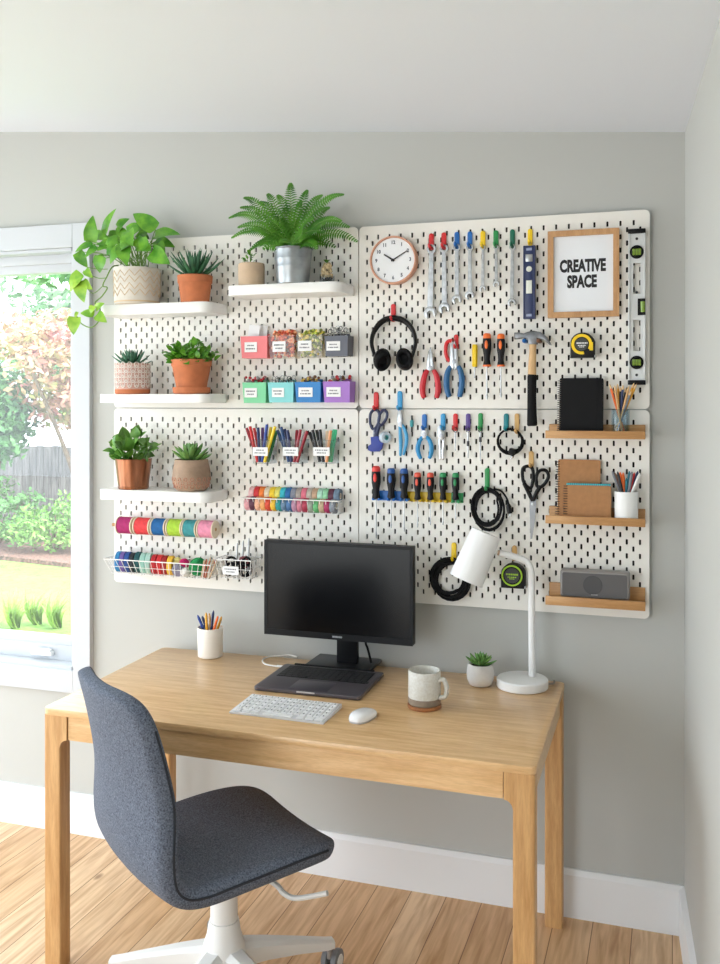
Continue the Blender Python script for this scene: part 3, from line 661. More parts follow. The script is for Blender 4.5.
b = MB(); b.lathe([(0, 31.3 * s), (17.2 * s, 31.2 * s), (17.2 * s, 30 * s), (0, 30 * s)], 24); b.build('soil', SOIL, t)
def bush(t, z, s, n, rx, h, lw, ll, m, z_lo=.1):
    b = MB(); b2 = MB()
    for k in range(n):
        d = V((R.gauss(0, 1), R.gauss(0, 1), abs(R.gauss(0, 1)) * .8 + z_lo)).normalized(); q = R.uniform(.5, 1); d.y *= .5 if d.y > 0 else 1
        p = V((d.x * rx * s * q, d.y * rx * s * q * .8, z + d.z * h * s * q)); dd = (d + V((R.gauss(0, .5), R.gauss(0, .5), R.gauss(0, .4) + .25))).normalized()
        b.leaf(p, p + V((dd.x, min(dd.y, .35), dd.z)) * ll * s * R.uniform(.7, 1.2), lw * s * R.uniform(.8, 1.15), up=(R.uniform(-.6, .6), -.7, 1), fold=.2, droop=.15, shape='ovate', n=5)
        if k % 5 == 0: b2.tube(spline([V((d.x * 3 * s, d.y * 3 * s, z)), V((d.x * rx * s * q * .4, d.y * rx * s * q * .4, z + h * s * q * .5)), p], 4), .0016, 5)
    b.build('foliage', m, t, smooth=50, recalc=False); b2.build('stems', STEMG, t)
bush(t, 31 * s, s, 210, 26, 21, 6.2, 8, JADE, -.05)
t, s = potthing('potted_pilea', 'leafy green plant in a shiny copper pot', 133.5, 490, zLL, -.09)
o, sz = potmesh([(14.6, 0), (15, .6), (15.3, 2.5), (15.0, 3), (18, 28.5), (18.3, 30)], s, t, mat('copper', (176, 118, 88), .28, .95, var=.3, vs=9, stretch=(6, 6, .6)))
bush(t, sz, s, 62, 25, 30, 11, 14, mat('pilea_green', (116, 164, 66), .45, c2=(64, 122, 40), vs=24), .1)
t, s = potthing('potted_echeveria', 'rosette succulent in a round two-tone brown stoneware pot', 191.5, 491.5, zLL, -.09)
prf = [(13.5, 0), (16.0, 2), (18.2, 8), (19.0, 14), (18.6, 20), (17.2, 27), (16.6, 31)]
o, sz = potmesh(prf, s, t, mat('stoneware_taupe', (172, 146, 124), .8, var=.15, vs=22, bump=.3), depth=3)
b = MB()
for ring in range(3):
    for k in range(18):
        a = 2 * PI * (k + .5 * (ring % 2)) / 18; zz = 5 + ring * 3.6; rr = 17.2 + ring * .75
        b.tube([V(((rr + .25) * s * math.cos(a + 1.7 / rr * math.cos(q)), (rr + .25) * s * math.sin(a + 1.7 / rr * math.cos(q)), (zz + 1.8 * math.sin(q)) * s)) for q in [2 * PI * e / 8 for e in range(8)]], .0013, 4, closed=True)
b.build('carved_band', mat('stoneware_rust', (190, 132, 108), .85), o)
rosette(t, sz, s, 30, 25, 9, 5, 22, 86, SUCL, curl=.15, pw=.6)
t, s = potthing('small_potted_plant', 'tiny green sprig in a small beige pot beside the metal bucket', 251.5, 283, zC, -.09)
o, sz = potmesh([(12.2, 0), (13, .8), (13.3, 20), (12.8, 22.5)], s, t, mat('pot_beige', (206, 180, 152), .75, var=.06, vs=25))
b = MB()
for k in range(26):
    a = R.uniform(0, 6.28); h = R.uniform(3, 15); r = R.uniform(1, 5); p = V((-2.5 * s + r * math.cos(a) * s, r * math.sin(a) * s, sz + h * s)); b.leaf(p, p + V((math.cos(a) * 4 * s, math.sin(a) * 4 * s, R.uniform(0, 4) * s)), 3.2 * s, shape='ovate', n=4)
for k in range(5): b.tube([(-2.5 * s, 0, sz), (-2.5 * s + R.uniform(-3, 3) * s, R.uniform(-2, 2) * s, sz + 13 * s)], .001, 5)
b.build('foliage', JADE, t, smooth=50, recalc=False)
# -- fern
t, s = potthing('potted_fern', 'large feathery green fern in a galvanised metal bucket', 293, 283, zC, -.095)
GALV = mat('galvanised_zinc', (176, 182, 186), .38, .85, var=.2, vs=16)
o, sz = potmesh([(15.2, 0), (15.8, .5), (16.2, 2), (17.4, 16), (17.7, 16.6), (17.6, 17.4), (18.2, 24), (18.5, 24.6), (18.4, 25.4), (19.2, 34), (20, 34.6), (19.9, 35.6)], s, t, GALV, wall=1.2)
b = MB(); b2 = MB(); L = t.location
FT = [(160, 150), (270, 95), (340, 150), (430, 80), (520, 150), (600, 230), (150, 230), (300, 190), (385, 200), (235, 290), (500, 300), (360, 240), (440, 250), (290, 250), (115, 192), (125, 272), (175, 110), (205, 240), (235, 128), (310, 100), (362, 52), (405, 125), (490, 100), (577, 98), (568, 206), (632, 288), (545, 310), (190, 330), (400, 290), (320, 290), (270, 200), (450, 200), (500, 250), (470, 318), (250, 318)]
for i, (x, y) in enumerate(FT):
    dy = R.uniform(-.10, .05) if i < 28 else R.uniform(-.13, -.07)
    tip = at(200 + x / 4, 170 + y / 4, -.095 + dy) - L
    c = V((R.uniform(-.02, .02), R.uniform(-.02, .02), sz)); hor = V((tip.x, tip.y, 0)); up = max(tip.z - sz, 0)
    ln_ = (tip - c).length; mid = c.lerp(tip, .5) + V((0, 0, .10 * ln_ + .10 * hor.length))
    path = spline([c, c.lerp(mid, .5) + V((0, 0, .04 * ln_)), mid, mid.lerp(tip, .55) + V((0, 0, .05 * ln_)), tip], 8)
    b2.tube(path, [.0018 * (1 - .7 * k / len(path)) for k in range(len(path))], 5)
    n = len(path); tot = sum((path[k + 1] - path[k]).length for k in range(n - 1)); np_ = int(tot / .0088)
    for k in range(3, np_):
        f = k / np_; q = min(n - 2, int(f * (n - 1))); p = path[q].lerp(path[q + 1], f * (n - 1) - q); d = (path[q + 1] - path[q]).normalized()
        sd = d.cross(V((.1, -.8, .6))); sd = sd.normalized() if sd.length > .05 else V((1, 0, 0)); ln = .032 * min(1, .45 + f * 2.2) * min(1, .12 + (1 - f) * 1.9)
        for e in (-1, 1):
            b.leaf(p, p + (sd * e * .95 + d * .30 + V((0, -.08, -.10))) * ln, .0078, up=(0, -.8, .6), fold=.1, droop=.12, shape='lance', n=3)
b.build('fronds', mat('fern_green', (94, 156, 34), .5, c2=(44, 110, 20), vs=16), t, smooth=50, recalc=False); b2.build('stems', STEMG, t)
# -- little bud vase of dried stones
p = at(327, 279.5, -.09); s = sc(p)
t = thing('glass_jar', 'tiny glass jar of pale dried buds to the right of the fern bucket', 'jar', (p.x, -.09, zC + .0006), 'ornaments on the shelves')
b = MB(); b.lathe([(0, 0), (7.2 * s, 0), (7.8 * s, 1 * s), (7.6 * s, 8 * s), (7.1 * s, 8 * s), (7.2 * s, 1.4 * s), (0, 1.2 * s)], 24); b.build('glass', CLEAR, t)
b = MB()
for k in range(26): a = R.uniform(0, 6.28); r = R.uniform(0, 5.4); b.ball((r * math.cos(a) * s, r * math.sin(a) * s, R.uniform(2.6, 6.5) * s), 1.4 * s, 6)
b.build('dark_pebbles', mat('pebble_dark', (82, 84, 78), .8), t)
b = MB()
for k in range(58):
    z = R.uniform(7, 21); r = (6.6 - (z - 7) * .27); a = R.uniform(0, 6.28); q = r * math.sqrt(R.uniform(.35, 1)); b.ball((q * math.cos(a) * s, q * math.sin(a) * s, z * s), R.uniform(1.3, 1.9) * s, 6)
b.build('dried_buds', mat('dried_bud', (224, 200, 158), .85, var=.15, vs=40), t)
b = MB()
for k in range(9): a = k * .7; b.leaf((0, 0, 21 * s), (4 * s * math.cos(a), 3 * s * math.sin(a), 24.5 * s), 2.6 * s, n=4)
b.build('sprig', JADE, t, smooth=50, recalc=False)
# -- desk succulent
p = atz(481, 684, DZ); s = sc(p)
t = thing('desk_succulent', 'small green succulent in a white marbled pot on the desk', 'potted plant', (p.x, p.y - .01, DZ + .0006))
o, sz = potmesh([(9.5, 0), (11, 1), (13.2, 6), (13.7, 11), (13, 17), (12.4, 21)], s, t, mat('pot_marbled', (232, 230, 228), .5, var=.12, vs=14), depth=2.5)
rosette(t, sz, s, 26, 17.5, 6.6, 4, 24, 84, SUCL, curl=.15, pw=.6)
# ================================================================== COLOURED BINS
def openbox(b, wt, wb, dt, db, h, tk=.0025, off=0):
    """open topped tapered box; back at y=0, front towards -y, base at z=0"""
    o = [(-wb / 2, 0, 0), (wb / 2, 0, 0), (wb / 2, -db, 0), (-wb / 2, -db, 0), (-wt / 2, 0, h), (wt / 2, 0, h), (wt / 2, -dt, h), (-wt / 2, -dt, h)]
    i = [(-wb / 2 + tk, -tk, tk), (wb / 2 - tk, -tk, tk), (wb / 2 - tk, -db + tk, tk), (-wb / 2 + tk, -db + tk, tk), (-wt / 2 + tk, -tk, h), (wt / 2 - tk, -tk, h), (wt / 2 - tk, -dt + tk, h), (-wt / 2 + tk, -dt + tk, h)]
    b.raw(o + i, [(0, 3, 2, 1), (0, 1, 5, 4), (1, 2, 6, 5), (2, 3, 7, 6), (3, 0, 4, 7), (8, 9, 10, 11), (8, 12, 13, 9), (9, 13, 14, 10), (10, 14, 15, 11), (11, 15, 12, 8), (4, 5, 13, 12), (5, 6, 14, 13), (6, 7, 15, 14), (7, 4, 12, 15)])
    return b
def thinbox(b, wt, wb, dt, db, h, off=0):
    o = [(-wb / 2, 0, 0), (wb / 2, 0, 0), (wb / 2, -db, 0), (-wb / 2, -db, 0), (-wt / 2, 0, h), (wt / 2, 0, h), (wt / 2, -dt, h), (-wt / 2, -dt, h)]
    b.raw(o, [(0, 3, 2, 1), (0, 1, 5, 4), (1, 2, 6, 5), (2, 3, 7, 6), (3, 0, 4, 7)]); b.tube([V(p) for p in o[4:]], .0011, 5, closed=True); return b
def label_card(t, x, y, z, w, h, lines=2):
    b = MB(); b.box((x, y - .0012, z), (w, .0016, h)); o = b.build('label_card', PAPER, t, smooth=0)
    b = MB()
    for k in range(lines):
        zz = z + h * (.16 - .32 * k) if lines > 1 else z; lw = w * (.55 + .2 * ((k + int(x * 1000)) % 2)); n = 7; xx = x - lw / 2
        for q in range(n):
            ww = lw / n * R.uniform(.5, .92); b.box((xx + ww / 2, y - .0022, zz), (ww, .0006, h * .13)); xx += lw / n
    b.build('print_line', GREYINK, o, smooth=0)
def bin_(u0, u1, v0, v1, col, label, lu, clear=False, grp='small storage bins on the pegboard'):
    dep = .06; Yf = YB - dep; a = at(u0, v0, Yf); c = at(u1, v0, Yf); d = at((u0 + u1) / 2, v1, Yf)
    h = a.z - d.z; w = c.x - a.x; t = thing('storage_bin', label, 'bin', ((a.x + c.x) / 2, YB - .0015, d.z), grp)
    b = MB(); (thinbox if clear else openbox)(b, w, w * .93, dep, dep * .9, h)
    m = mat('bin_' + col[0], col[1], .45) if not clear else glassy('bin_clear', (246, 243, 236))
    b.build('body', m, t, smooth=0)
    b = MB(); b.box((0, -.001, h + .004), (w * .7, .003, .012), .001); b.build('hanging_tab', m if not clear else PLASTIC_W, t)
    lw = (lu[1] - lu[0]) * sc(a); lx = at((lu[0] + lu[1]) / 2, v0, Yf).x - t.location.x
    label_card(t, lx, -(dep * .955), h * .5, lw, h * .46)
    return t, w, h, dep
def beads(n, t, w, h, dep, m, label, cat, r=.0056, top=.014, lo=.004, name='beads', shape=None):
    b = MB()
    for k in range(n):
        f = R.random(); z = lo + R.uniform(0, h + top - lo) if f < .7 else h + R.uniform(-.004, top)
        x = R.uniform(-w / 2 + .009, w / 2 - .009) * (.93 + .07 * z / h); y = R.uniform(-dep * .86, -.012) if (f < .45 or z > h - .004) else -dep * (.895 + .09 * z / h) + .0085
        b.m(k % len(m))
        if z < h + .002: y = max(y, -dep * (.9 + .1 * z / h) + .0075)
        if shape == 'clip': q = R.uniform(0, 3); b.tube([V((x, y, z)) + V((.007 * math.cos(e + q), .004 * math.sin(e), .008 * math.sin(e + q))) for e in [2 * PI * j / 9 for j in range(9)]], .0011, 4, closed=True)
        else: b.ball((x, y, z), r * R.uniform(.8, 1.2), 6)
    o = b.build(name, m, None, t.location.copy()); o.location.z += .002; tag(o, label, cat, None, 'stuff'); return o
ORB = [mat('bead_orange', (226, 120, 78), .5), mat('bead_peach', (240, 172, 130), .5), mat('bead_rust', (196, 84, 60), .5)]
YLB = [mat('bead_lime', (176, 190, 70), .5), mat('bead_yellow', (228, 204, 84), .5), mat('bead_olive', (120, 132, 50), .5), mat('bead_cream', (232, 224, 180), .5)]
SIL = [STEEL, mat('dark_metal', (70, 72, 76), .4, .6)]
BTN = [mat('button_red', (186, 40, 52), .4), mat('button_grey', (150, 150, 150), .4), mat('button_brown', (120, 84, 60), .5), mat('button_yellow', (214, 180, 84), .5)]
t, w, h, dp = bin_(240.5, 267.5, 336.5, 358, ('coral_pink', (232, 122, 126)), 'coral pink bin holding white paper slips, first of the upper row', (244, 257.5))
for k, (x, lab) in enumerate(((-.018, 'front white paper slip standing in the coral pink bin'), (.004, 'rear white paper slip leaning in the coral pink bin'))):
    b = MB(); b.box((0, 0, .056), (.042, .0012, .112), rot=Matrix.Rotation(.16 - .04 * k, 3, 'Y')); o = b.build('paper_slip', PAPER, None, t.location + V((x, -.03 + .02 * k, .004)), smooth=0); tag(o, lab, 'paper', 'paper slips in the pink bin')
t, w, h, dp = bin_(268.5, 294.8, 335.5, 358, ('clear', (255, 255, 255)), 'clear bin filled with orange beads, second of the upper row', (272, 286), True)
beads(190, t, w, h, dp, ORB, 'orange and peach beads filling the second upper bin', 'beads')
t, w, h, dp = bin_(296, 322.5, 334.8, 357, ('clear', (255, 255, 255)), 'clear bin filled with yellow-green beads, third of the upper row', (297.5, 312), True)
beads(190, t, w, h, dp, YLB, 'yellow, lime and olive beads filling the third upper bin', 'beads')
t, w, h, dp = bin_(324.5, 348, 336, 356, ('slate_grey', (88, 92, 104)), 'slate grey bin with wire clips, last of the upper row', (326, 340.5))
beads(26, t, w, h, dp, SIL, 'tangled silver wire clips heaped in the slate grey bin', 'wire clips', shape='clip', lo=.03, top=.028, name='wire_clips')
for (u0, u1, v0, v1, colr, lab, lu, mm, ln, nm) in [
        (242.5, 266, 382.5, 403, ('mint_green', (122, 208, 156)), 'mint green bin, first of the lower row', (244, 257.5), BTN[:2], 'red and grey buttons heaped in the mint green bin', 'buttons'),
        (267.8, 293.5, 382.5, 402.5, ('aqua', (128, 206, 208)), 'pale aqua bin, second of the lower row', (271.5, 284.5), SIL, 'silver snaps and pins heaped in the aqua bin', 'snaps'),
        (295, 320.8, 382, 402.5, ('bright_blue', (24, 122, 192)), 'bright blue bin, third of the lower row', (298, 313), BTN[1:], 'mixed tan buttons heaped in the bright blue bin', 'buttons'),
        (323, 350, 381.5, 402.5, ('lilac', (160, 110, 196)), 'lilac purple bin, last of the lower row', (326, 341), BTN, 'multicoloured buttons heaped in the lilac bin', 'buttons')]:
    t, w, h, dp = bin_(u0, u1, v0, v1, colr, lab, lu)
    beads(34, t, w, h, dp, mm, ln, nm, r=.006, lo=.045, top=.016, name=nm, shape='clip' if nm == 'snaps' else None)
# ================================================================== PEN CUPS ON THE BOARD
def stick(p0, p1, r, c, label, cat, group, name='pen', tipc=None, tl=.12, capc=None):
    """a pen or pencil: one thing with a body and a tip"""
    p0, p1 = V(p0), V(p1); d = p1 - p0; b = MB(); L_ = d.length
    b.tube([V((0, 0, 0)), d * (1 - tl)], r, 8)
    b.m(1); b.tube([d * (1 - tl), d * (1 - tl * .4), d], [r * 1.04, r * .8, r * .25] if name != 'felt_pen' else [r * 1.08, r * 1.08, r * .95], 8)
    o = b.build(name, [c, tipc or c], None, p0); return tag(o, label, cat, group)
def pm(name, c): return mat('pen_' + name, c, .4)
PENC = dict(red=(206, 44, 44), darkred=(150, 34, 48), blue=(34, 66, 150), navy=(30, 44, 92), purple=(104, 60, 130), yellow=(240, 206, 40), green=(40, 128, 70), mint=(64, 196, 142), black=(26, 26, 30), cream=(236, 212, 186), peach=(240, 170, 120), teal=(24, 112, 128), orange=(238, 110, 40), white=(236, 236, 234), grey=(120, 122, 128), mustard=(226, 164, 50), wood=(214, 166, 110), brown=(140, 96, 62), indigo=(44, 74, 120))
def pen_cup(u0, u1, v0, v1, label, lu, pens, where):
    dep = .075; Yf = YB - dep; a = at(u0, v0, Yf); c = at(u1, v0, Yf); dd = at((u0 + u1) / 2, v1, Yf); h = a.z - dd.z; w = c.x - a.x
    t = thing('clear_pen_cup', label, 'pen cup', ((a.x + c.x) / 2, YB - .0015, dd.z), 'clear pen cups on the pegboard')
    b = MB(); thinbox(b, w, w * .9, dep, dep * .85, h); b.build('cup', CLEAR, t, smooth=0)
    lw = (lu[1] - lu[0]) * sc(a); label_card(t, at((lu[0] + lu[1]) / 2, v0, Yf).x - t.location.x, -dep * .94, h * .52, lw, h * .36)
    n = len(pens)
    for k, (uu, vv, cn, desc) in enumerate(pens):
        ydep = -.045 - .02 * (k % 2); p1 = at(uu, vv, YB + ydep); p0 = t.location + V((w * .8 * ((k + .5) / n - .5) * .72, ydep, .006))
        stick(p0, p1, .0055 if cn != 'mint' else .0085, pm(cn, PENC[cn]), desc + ' in the ' + where, 'pen', 'pens in the clear cups', 'felt_pen', tl=.3)
pen_cup(251, 269, 440, 464, 'clear cup of coloured pens, first of the three', (252, 268), [(246.5, 428, 'darkred', 'dark red pen leaning farthest out'), (250, 426.5, 'red', 'bright red pen beside the dark red one'), (254, 428, 'red', 'second bright red pen'), (258, 427.5, 'navy', 'navy pen'), (262.5, 427.5, 'purple', 'purple pen'), (267, 424.5, 'blue', 'blue pen standing highest'), (271, 427, 'yellow', 'first yellow pen'), (275, 426.5, 'yellow', 'second yellow pen, leaning out'), (276.5, 431, 'green', 'dark green pen')], 'first clear cup')
pen_cup(281.5, 301, 440, 464, 'clear cup of blue and dark red pens, middle of the three', (282, 298.5), [(277.5, 430, 'indigo', 'indigo pen leaning farthest out'), (281, 427, 'indigo', 'highest indigo pen'), (284.5, 429, 'navy', 'first navy pen'), (287.5, 430, 'navy', 'second navy pen'), (297, 430, 'darkred', 'dark red pen near the middle'), (300.5, 429.5, 'darkred', 'second dark red pen'), (303, 432, 'white', 'white pen'), (307, 431, 'darkred', 'dark red pen leaning out')], 'middle clear cup')
pen_cup(312, 332.5, 440, 464, 'clear cup of black pens and a mint marker, last of the three', (312.5, 330), [(309.5, 432, 'black', 'black pen leaning farthest out'), (312.5, 430, 'black', 'second black pen'), (316.5, 430, 'black', 'third black pen'), (320, 429.5, 'black', 'black pen nearest the middle'), (327, 431, 'cream', 'cream pen'), (330.5, 430.5, 'peach', 'peach pen'), (335, 429.5, 'mint', 'thick mint green marker')], 'last clear cup')
# ================================================================== WIRE BASKETS, TAPES, SPOOLS
def basket(u0, u1, vt, vb, dep, label, nx, bt=.82, card=None):
    Yf = YB - dep; a = at(u0, vt, Yf); c = at(u1, vt, Yf); zt = (a.z + c.z) / 2; zb = at((u0 + u1) / 2, vb, Yf).z; w = c.x - a.x; h = zt - zb
    t = thing('wire_basket', label, 'basket', ((a.x + c.x) / 2, YB - .002, zb), 'white wire baskets on the pegboard')
    top = [V((-w / 2, 0, h)), V((w / 2, 0, h)), V((w / 2, -dep, h)), V((-w / 2, -dep, h))]; bot = [V((-w / 2 * bt, 0, .002)), V((w / 2 * bt, 0, .002)), V((w / 2 * bt, -dep * .8, .002)), V((-w / 2 * bt, -dep * .8, .002))]
    b = MB(); b.tube(top, .0021, 7, closed=True); b.build('rim', WIRE, t)
    b = MB(); b.tube(bot, .0013, 6, closed=True)
    for f in ((.5,) if h > .04 else ()): b.tube([x.lerp(y, f) for x, y in zip(bot, top)], .0011, 5, closed=True)
    for k in range(nx + 1):
        f = k / nx; b.tube([top[0].lerp(top[1], f), bot[0].lerp(bot[1], f), bot[3].lerp(bot[2], f), top[3].lerp(top[2], f)], .0011, 5)
    for k in range(1, 5):
        f = k / 5; b.tube([top[0].lerp(top[3], f), bot[0].lerp(bot[3], f), bot[1].lerp(bot[2], f), top[1].lerp(top[2], f)], .0011, 5)
    b.build('wire_mesh', WIRE, t)
    b = MB()
    for f in (.12, .88): p = top[0].lerp(top[1], f); b.tube([p + V((0, 0, 0)), p + V((0, -.004, .018)), p + V((0, .004, .02))], .002, 6)
    b.build('hook', WIRE, t)
    return t, w, h
def tape_roll(name, c, R0, w, m, label, cat, group, hole=.45, tilt=0.0, core=None):
    """roll standing with its axis along the board"""
    M = Matrix.Rotation(tilt, 4, 'Z') @ ROTY90; b = MB()
    b.lathe([(R0 * hole, -w / 2), (R0 * .97, -w / 2), (R0, -w / 2 + w * .08), (R0, w / 2 - w * .08), (R0 * .97, w / 2), (R0 * hole, w / 2)], 24, M, closed=True)
    o = b.build(name, m, None, c)
    tag(o, label, cat, group)
    if core:
        b = MB(); b.lathe([(R0 * hole * .8, -w / 2 * .98), (R0 * hole * .99, -w / 2 * .98), (R0 * hole * .99, w / 2 * .98), (R0 * hole * .8, w / 2 * .98)], 20, M, closed=True); b.build('core', core, o)
    return o
t, w, h = basket(241, 338.5, 499.5, 513.5, .062, 'long shallow wire basket packed with washi tape', 16, .97)
UP = [('pale pink', (238, 190, 190)), ('red', (214, 44, 50)), ('orange', (240, 124, 40)), ('cream', (232, 214, 186)), ('yellow', (246, 208, 44)), ('lemon', (236, 226, 110)), ('turquoise', (44, 176, 190)), ('royal blue', (24, 104, 168)), ('slate grey', (132, 136, 150)), ('taupe', (170, 158, 150)), ('rose pink', (222, 112, 132)), ('greige', (190, 178, 166)), ('tan', (196, 160, 132)), ('pale mint', (176, 220, 198)), ('mint green', (146, 206, 162)), ('plum', (92, 44, 66)), ('steel blue', (110, 132, 156))]
LO = [('blush', (232, 164, 172)), ('plum', (120, 48, 78)), ('peach', (236, 178, 146)), ('apricot', (240, 170, 104)), ('vermilion', (220, 74, 44)), ('golden yellow', (240, 188, 50)), ('teal', (30, 150, 148)), ('slate blue', (98, 130, 160)), ('denim blue', (66, 110, 160)), ('mauve', (180, 132, 158)), ('dusty rose', (206, 122, 142)), ('crimson', (176, 52, 78)), ('sage grey', (156, 168, 152)), ('leaf green', (104, 184, 118)), ('sand', (204, 178, 146)), ('magenta', (174, 46, 96)), ('ash grey', (142, 146, 156))]
KR = mat('paper_core', (226, 214, 196), .8)
for row, lst in ((0, UP), (1, LO)):
    for k, (cn, cc) in enumerate(lst):
        n = len(lst); f = (k + .5) / n
        r_ = .0245; x = t.location.x - w * .465 + w * .93 * f + (.006 if row == 0 else -.002); y = YB - (.019 if row == 0 else .038); z = t.location.z + r_ + (.003 if row else .036)
        tape_roll('washi_tape', (x, y, z), r_, w * .93 / n * .93, mat('washi_' + cn.replace(' ', '_'), cc, .6, var=.12, vs=140), cn + ' washi tape roll in the ' + ('upper' if row == 0 else 'lower') + ' row of the long wire basket', 'tape roll', 'washi tapes in the long wire basket', core=KR)
# spools of ribbon on a rod
p0 = at(113, 525, YB - .045); p1 = at(215, 529, YB - .045); zr = (p0.z + p1.z) / 2; s = sc(p0)
t = thing('spool_rod', 'pale wooden rod on the pegboard carrying six thread spools', 'rod', ((p0.x + p1.x) / 2, YB, zr))
hw = (p1.x - p0.x) / 2; b = MB(); b.cyl((-hw - .001, -.045, 0), (hw + .004, -.045, 0), .006, n=14); b.build('rod', OAK, t)
b = MB()
for e in (-1, 1): b.tube([(e * (hw - .004) , -.001, .012), (e * (hw - .004) , -.045, -.007)], .003, 8); b.box((e * (hw - .004) , -.002, .012), (.012, .003, .03), .001)
b.build('bracket', WIRE, t)
SP = [('magenta', (172, 30, 104), 114.5, 130.5), ('coral red', (226, 62, 66), 132, 148.5), ('deep blue', (14, 98, 162), 149.5, 164), ('lime green', (172, 212, 60), 165, 180.5), ('teal', (60, 150, 156), 181, 195), ('pink', (236, 150, 178), 196, 212)]
BEI = mat('spool_flange', (228, 212, 188), .7)
for cn, cc, ua, ub in SP:
    xa = at(ua, 526, YB - .075).x; xb = at(ub, 526, YB - .075).x; w = xb - xa; rr = 8.6 * s
    o = thing('thread_spool', cn + ' thread spool on the wooden rod', 'spool', ((xa + xb) / 2, YB - .045, zr), 'thread spools on the rod')
    b = MB(); pr = [(.0068, -w * .41), (rr * .93, -w * .41)] + [(rr * (.955 + .02 * (k % 2)), -w * .4 + w * .8 * k / 16) for k in range(17)] + [(rr * .93, w * .41), (.0068, w * .41)]
    b.lathe(pr, 26, ROTY90, closed=True); b.build('thread', mat('thread_' + cn.replace(' ', '_'), cc, .75, bump=.5, bs=260, var=.12, vs=90), o)
    for e in (-1, 1):
        b = MB(); b.lathe([(.0068, e * w * .42), (rr, e * w * .42), (rr, e * w * .485), (.0068, e * w * .485)], 26, ROTY90, closed=True); b.build('flange', BEI, o)
# large wire basket with ribbon rolls and yarn
t, w, h = basket(104, 211, 562, 577.5, .10, 'large white wire basket of ribbon rolls at the bottom', 18, .9)
z0 = t.location.z + .003; Yc = YB - .055
def bx(u): return at(u, 566, YB - .085).x
for i, (u, r_, wd, cn, cc) in enumerate([(115, .037, .016, 'sky blue', (44, 132, 190)), (119.5, .037, .016, 'violet', (106, 88, 160)), (124.5, .037, .017, 'royal blue', (32, 78, 150)), (129, .036, .015, 'black', (38, 48, 56)), (134.5, .038, .017, 'dark teal', (24, 86, 90)), (140, .037, .018, 'pale mint', (158, 206, 194)), (145.5, .037, .018, 'aqua mint', (176, 216, 204)), (151, .035, .017, 'crimson', (190, 34, 44)), (156.5, .035, .017, 'bright red', (216, 48, 52)), (161.5, .034, .016, 'brick red', (170, 40, 44)), (167, .034, .018, 'golden yellow', (240, 190, 60))]):
    tape_roll('ribbon_roll', (bx(u), Yc, z0 + r_), r_, wd, mat('ribbon_' + cn.replace(' ', '_'), cc, .6), cn + ' ribbon roll in the large wire basket', 'ribbon roll', 'ribbon rolls in the large wire basket', tilt=.25, core=KR)
def yarn(u, z, r, cn, cc, dy=0):
    o_ = thing('yarn_ball', cn + ' yarn ball in the large wire basket', 'yarn ball', (bx(u), Yc + dy, z0 + z + r), 'yarn balls in the large wire basket')
    m = mat('yarn_' + cn.replace(' ', '_'), cc, .9); b = MB(); b.ball((0, 0, 0), r * .95, 16); b.build('core', m, o_)
    b = MB()
    for k in range(12):
        ax = V((R.gauss(0, 1), R.gauss(0, 1), R.gauss(0, 1))).normalized(); e1 = ax.orthogonal().normalized(); e2 = ax.cross(e1)
        b.tube([(e1 * math.cos(q) + e2 * math.sin(q)) * r for q in [2 * PI * j / 22 for j in range(22)]], .0018, 5, closed=True)
    b.build('strand', m, o_)
yarn(176, 0, .022, 'lavender grey', (150, 146, 166), -.012); yarn(180, .026, .017, 'magenta', (198, 40, 108)); yarn(194, .004, .031, 'emerald green', (40, 150, 86)); yarn(172.5, .036, .013, 'pale yellow', (240, 230, 150), .005); yarn(184, 0, .016, 'white', (232, 228, 224), -.02)
for k in range(7):
    u = 200 + k * 1.3; p = V((bx(u), Yc - .02 + .008 * (k % 3), z0 + .002)); stick(p, p + V((.012 + .003 * k, -.006 * (k % 2), .062 + .004 * (k % 3))), .003, mat('peg_stick_' + 'ab'[k % 2], ((214, 190, 160), (186, 110, 90))[k % 2], .8), ('plain', 'second plain', 'third plain', 'fourth plain', 'reddish', 'second reddish', 'third reddish')[(k // 2) if k % 2 == 0 else 4 + k // 2] + ' wooden stick at the end of the large wire basket', 'stick', 'sticks in the large wire basket', 'wooden_stick')
t, w, h = basket(215, 251, 560, 580, .085, 'small wire basket of black cords at the bottom of the pegboard', 7, .82)
label_card(t, -w * .07, -.0800, h * .46, w * .44, h * .42)
b = MB()
for k in range(16):
    c = V((R.uniform(-.035, .035), R.uniform(-.055, -.02), R.uniform(.022, .062))); r = R.uniform(.012, .02); q0 = R.uniform(0, 3)
    b.m(k % 6 == 5); b.tube([c + V((r * math.cos(e) * .8, r * .5 * math.sin(e + q0), r * math.sin(e))) for e in [2 * PI * j / 12 for j in range(12)]], .0042, 6, closed=True)
o = b.build('black_cords', [RUBBER, mat('cord_maroon', (120, 50, 60), .6)], None, t.location.copy()); tag(o, 'tangle of black and maroon cords filling the small wire basket', 'cords', None, 'stuff')
for k in range(3):
    p = t.location + V((-.012 + .022 * k, -.03, .01)); stick(p, p + V((.004, 0, .11 + .01 * k)), .0032, STEEL, ('first', 'second', 'third')[k] + ' thin steel rod standing up from the small wire basket', 'rod', 'steel rods in the small basket', 'steel_rod')
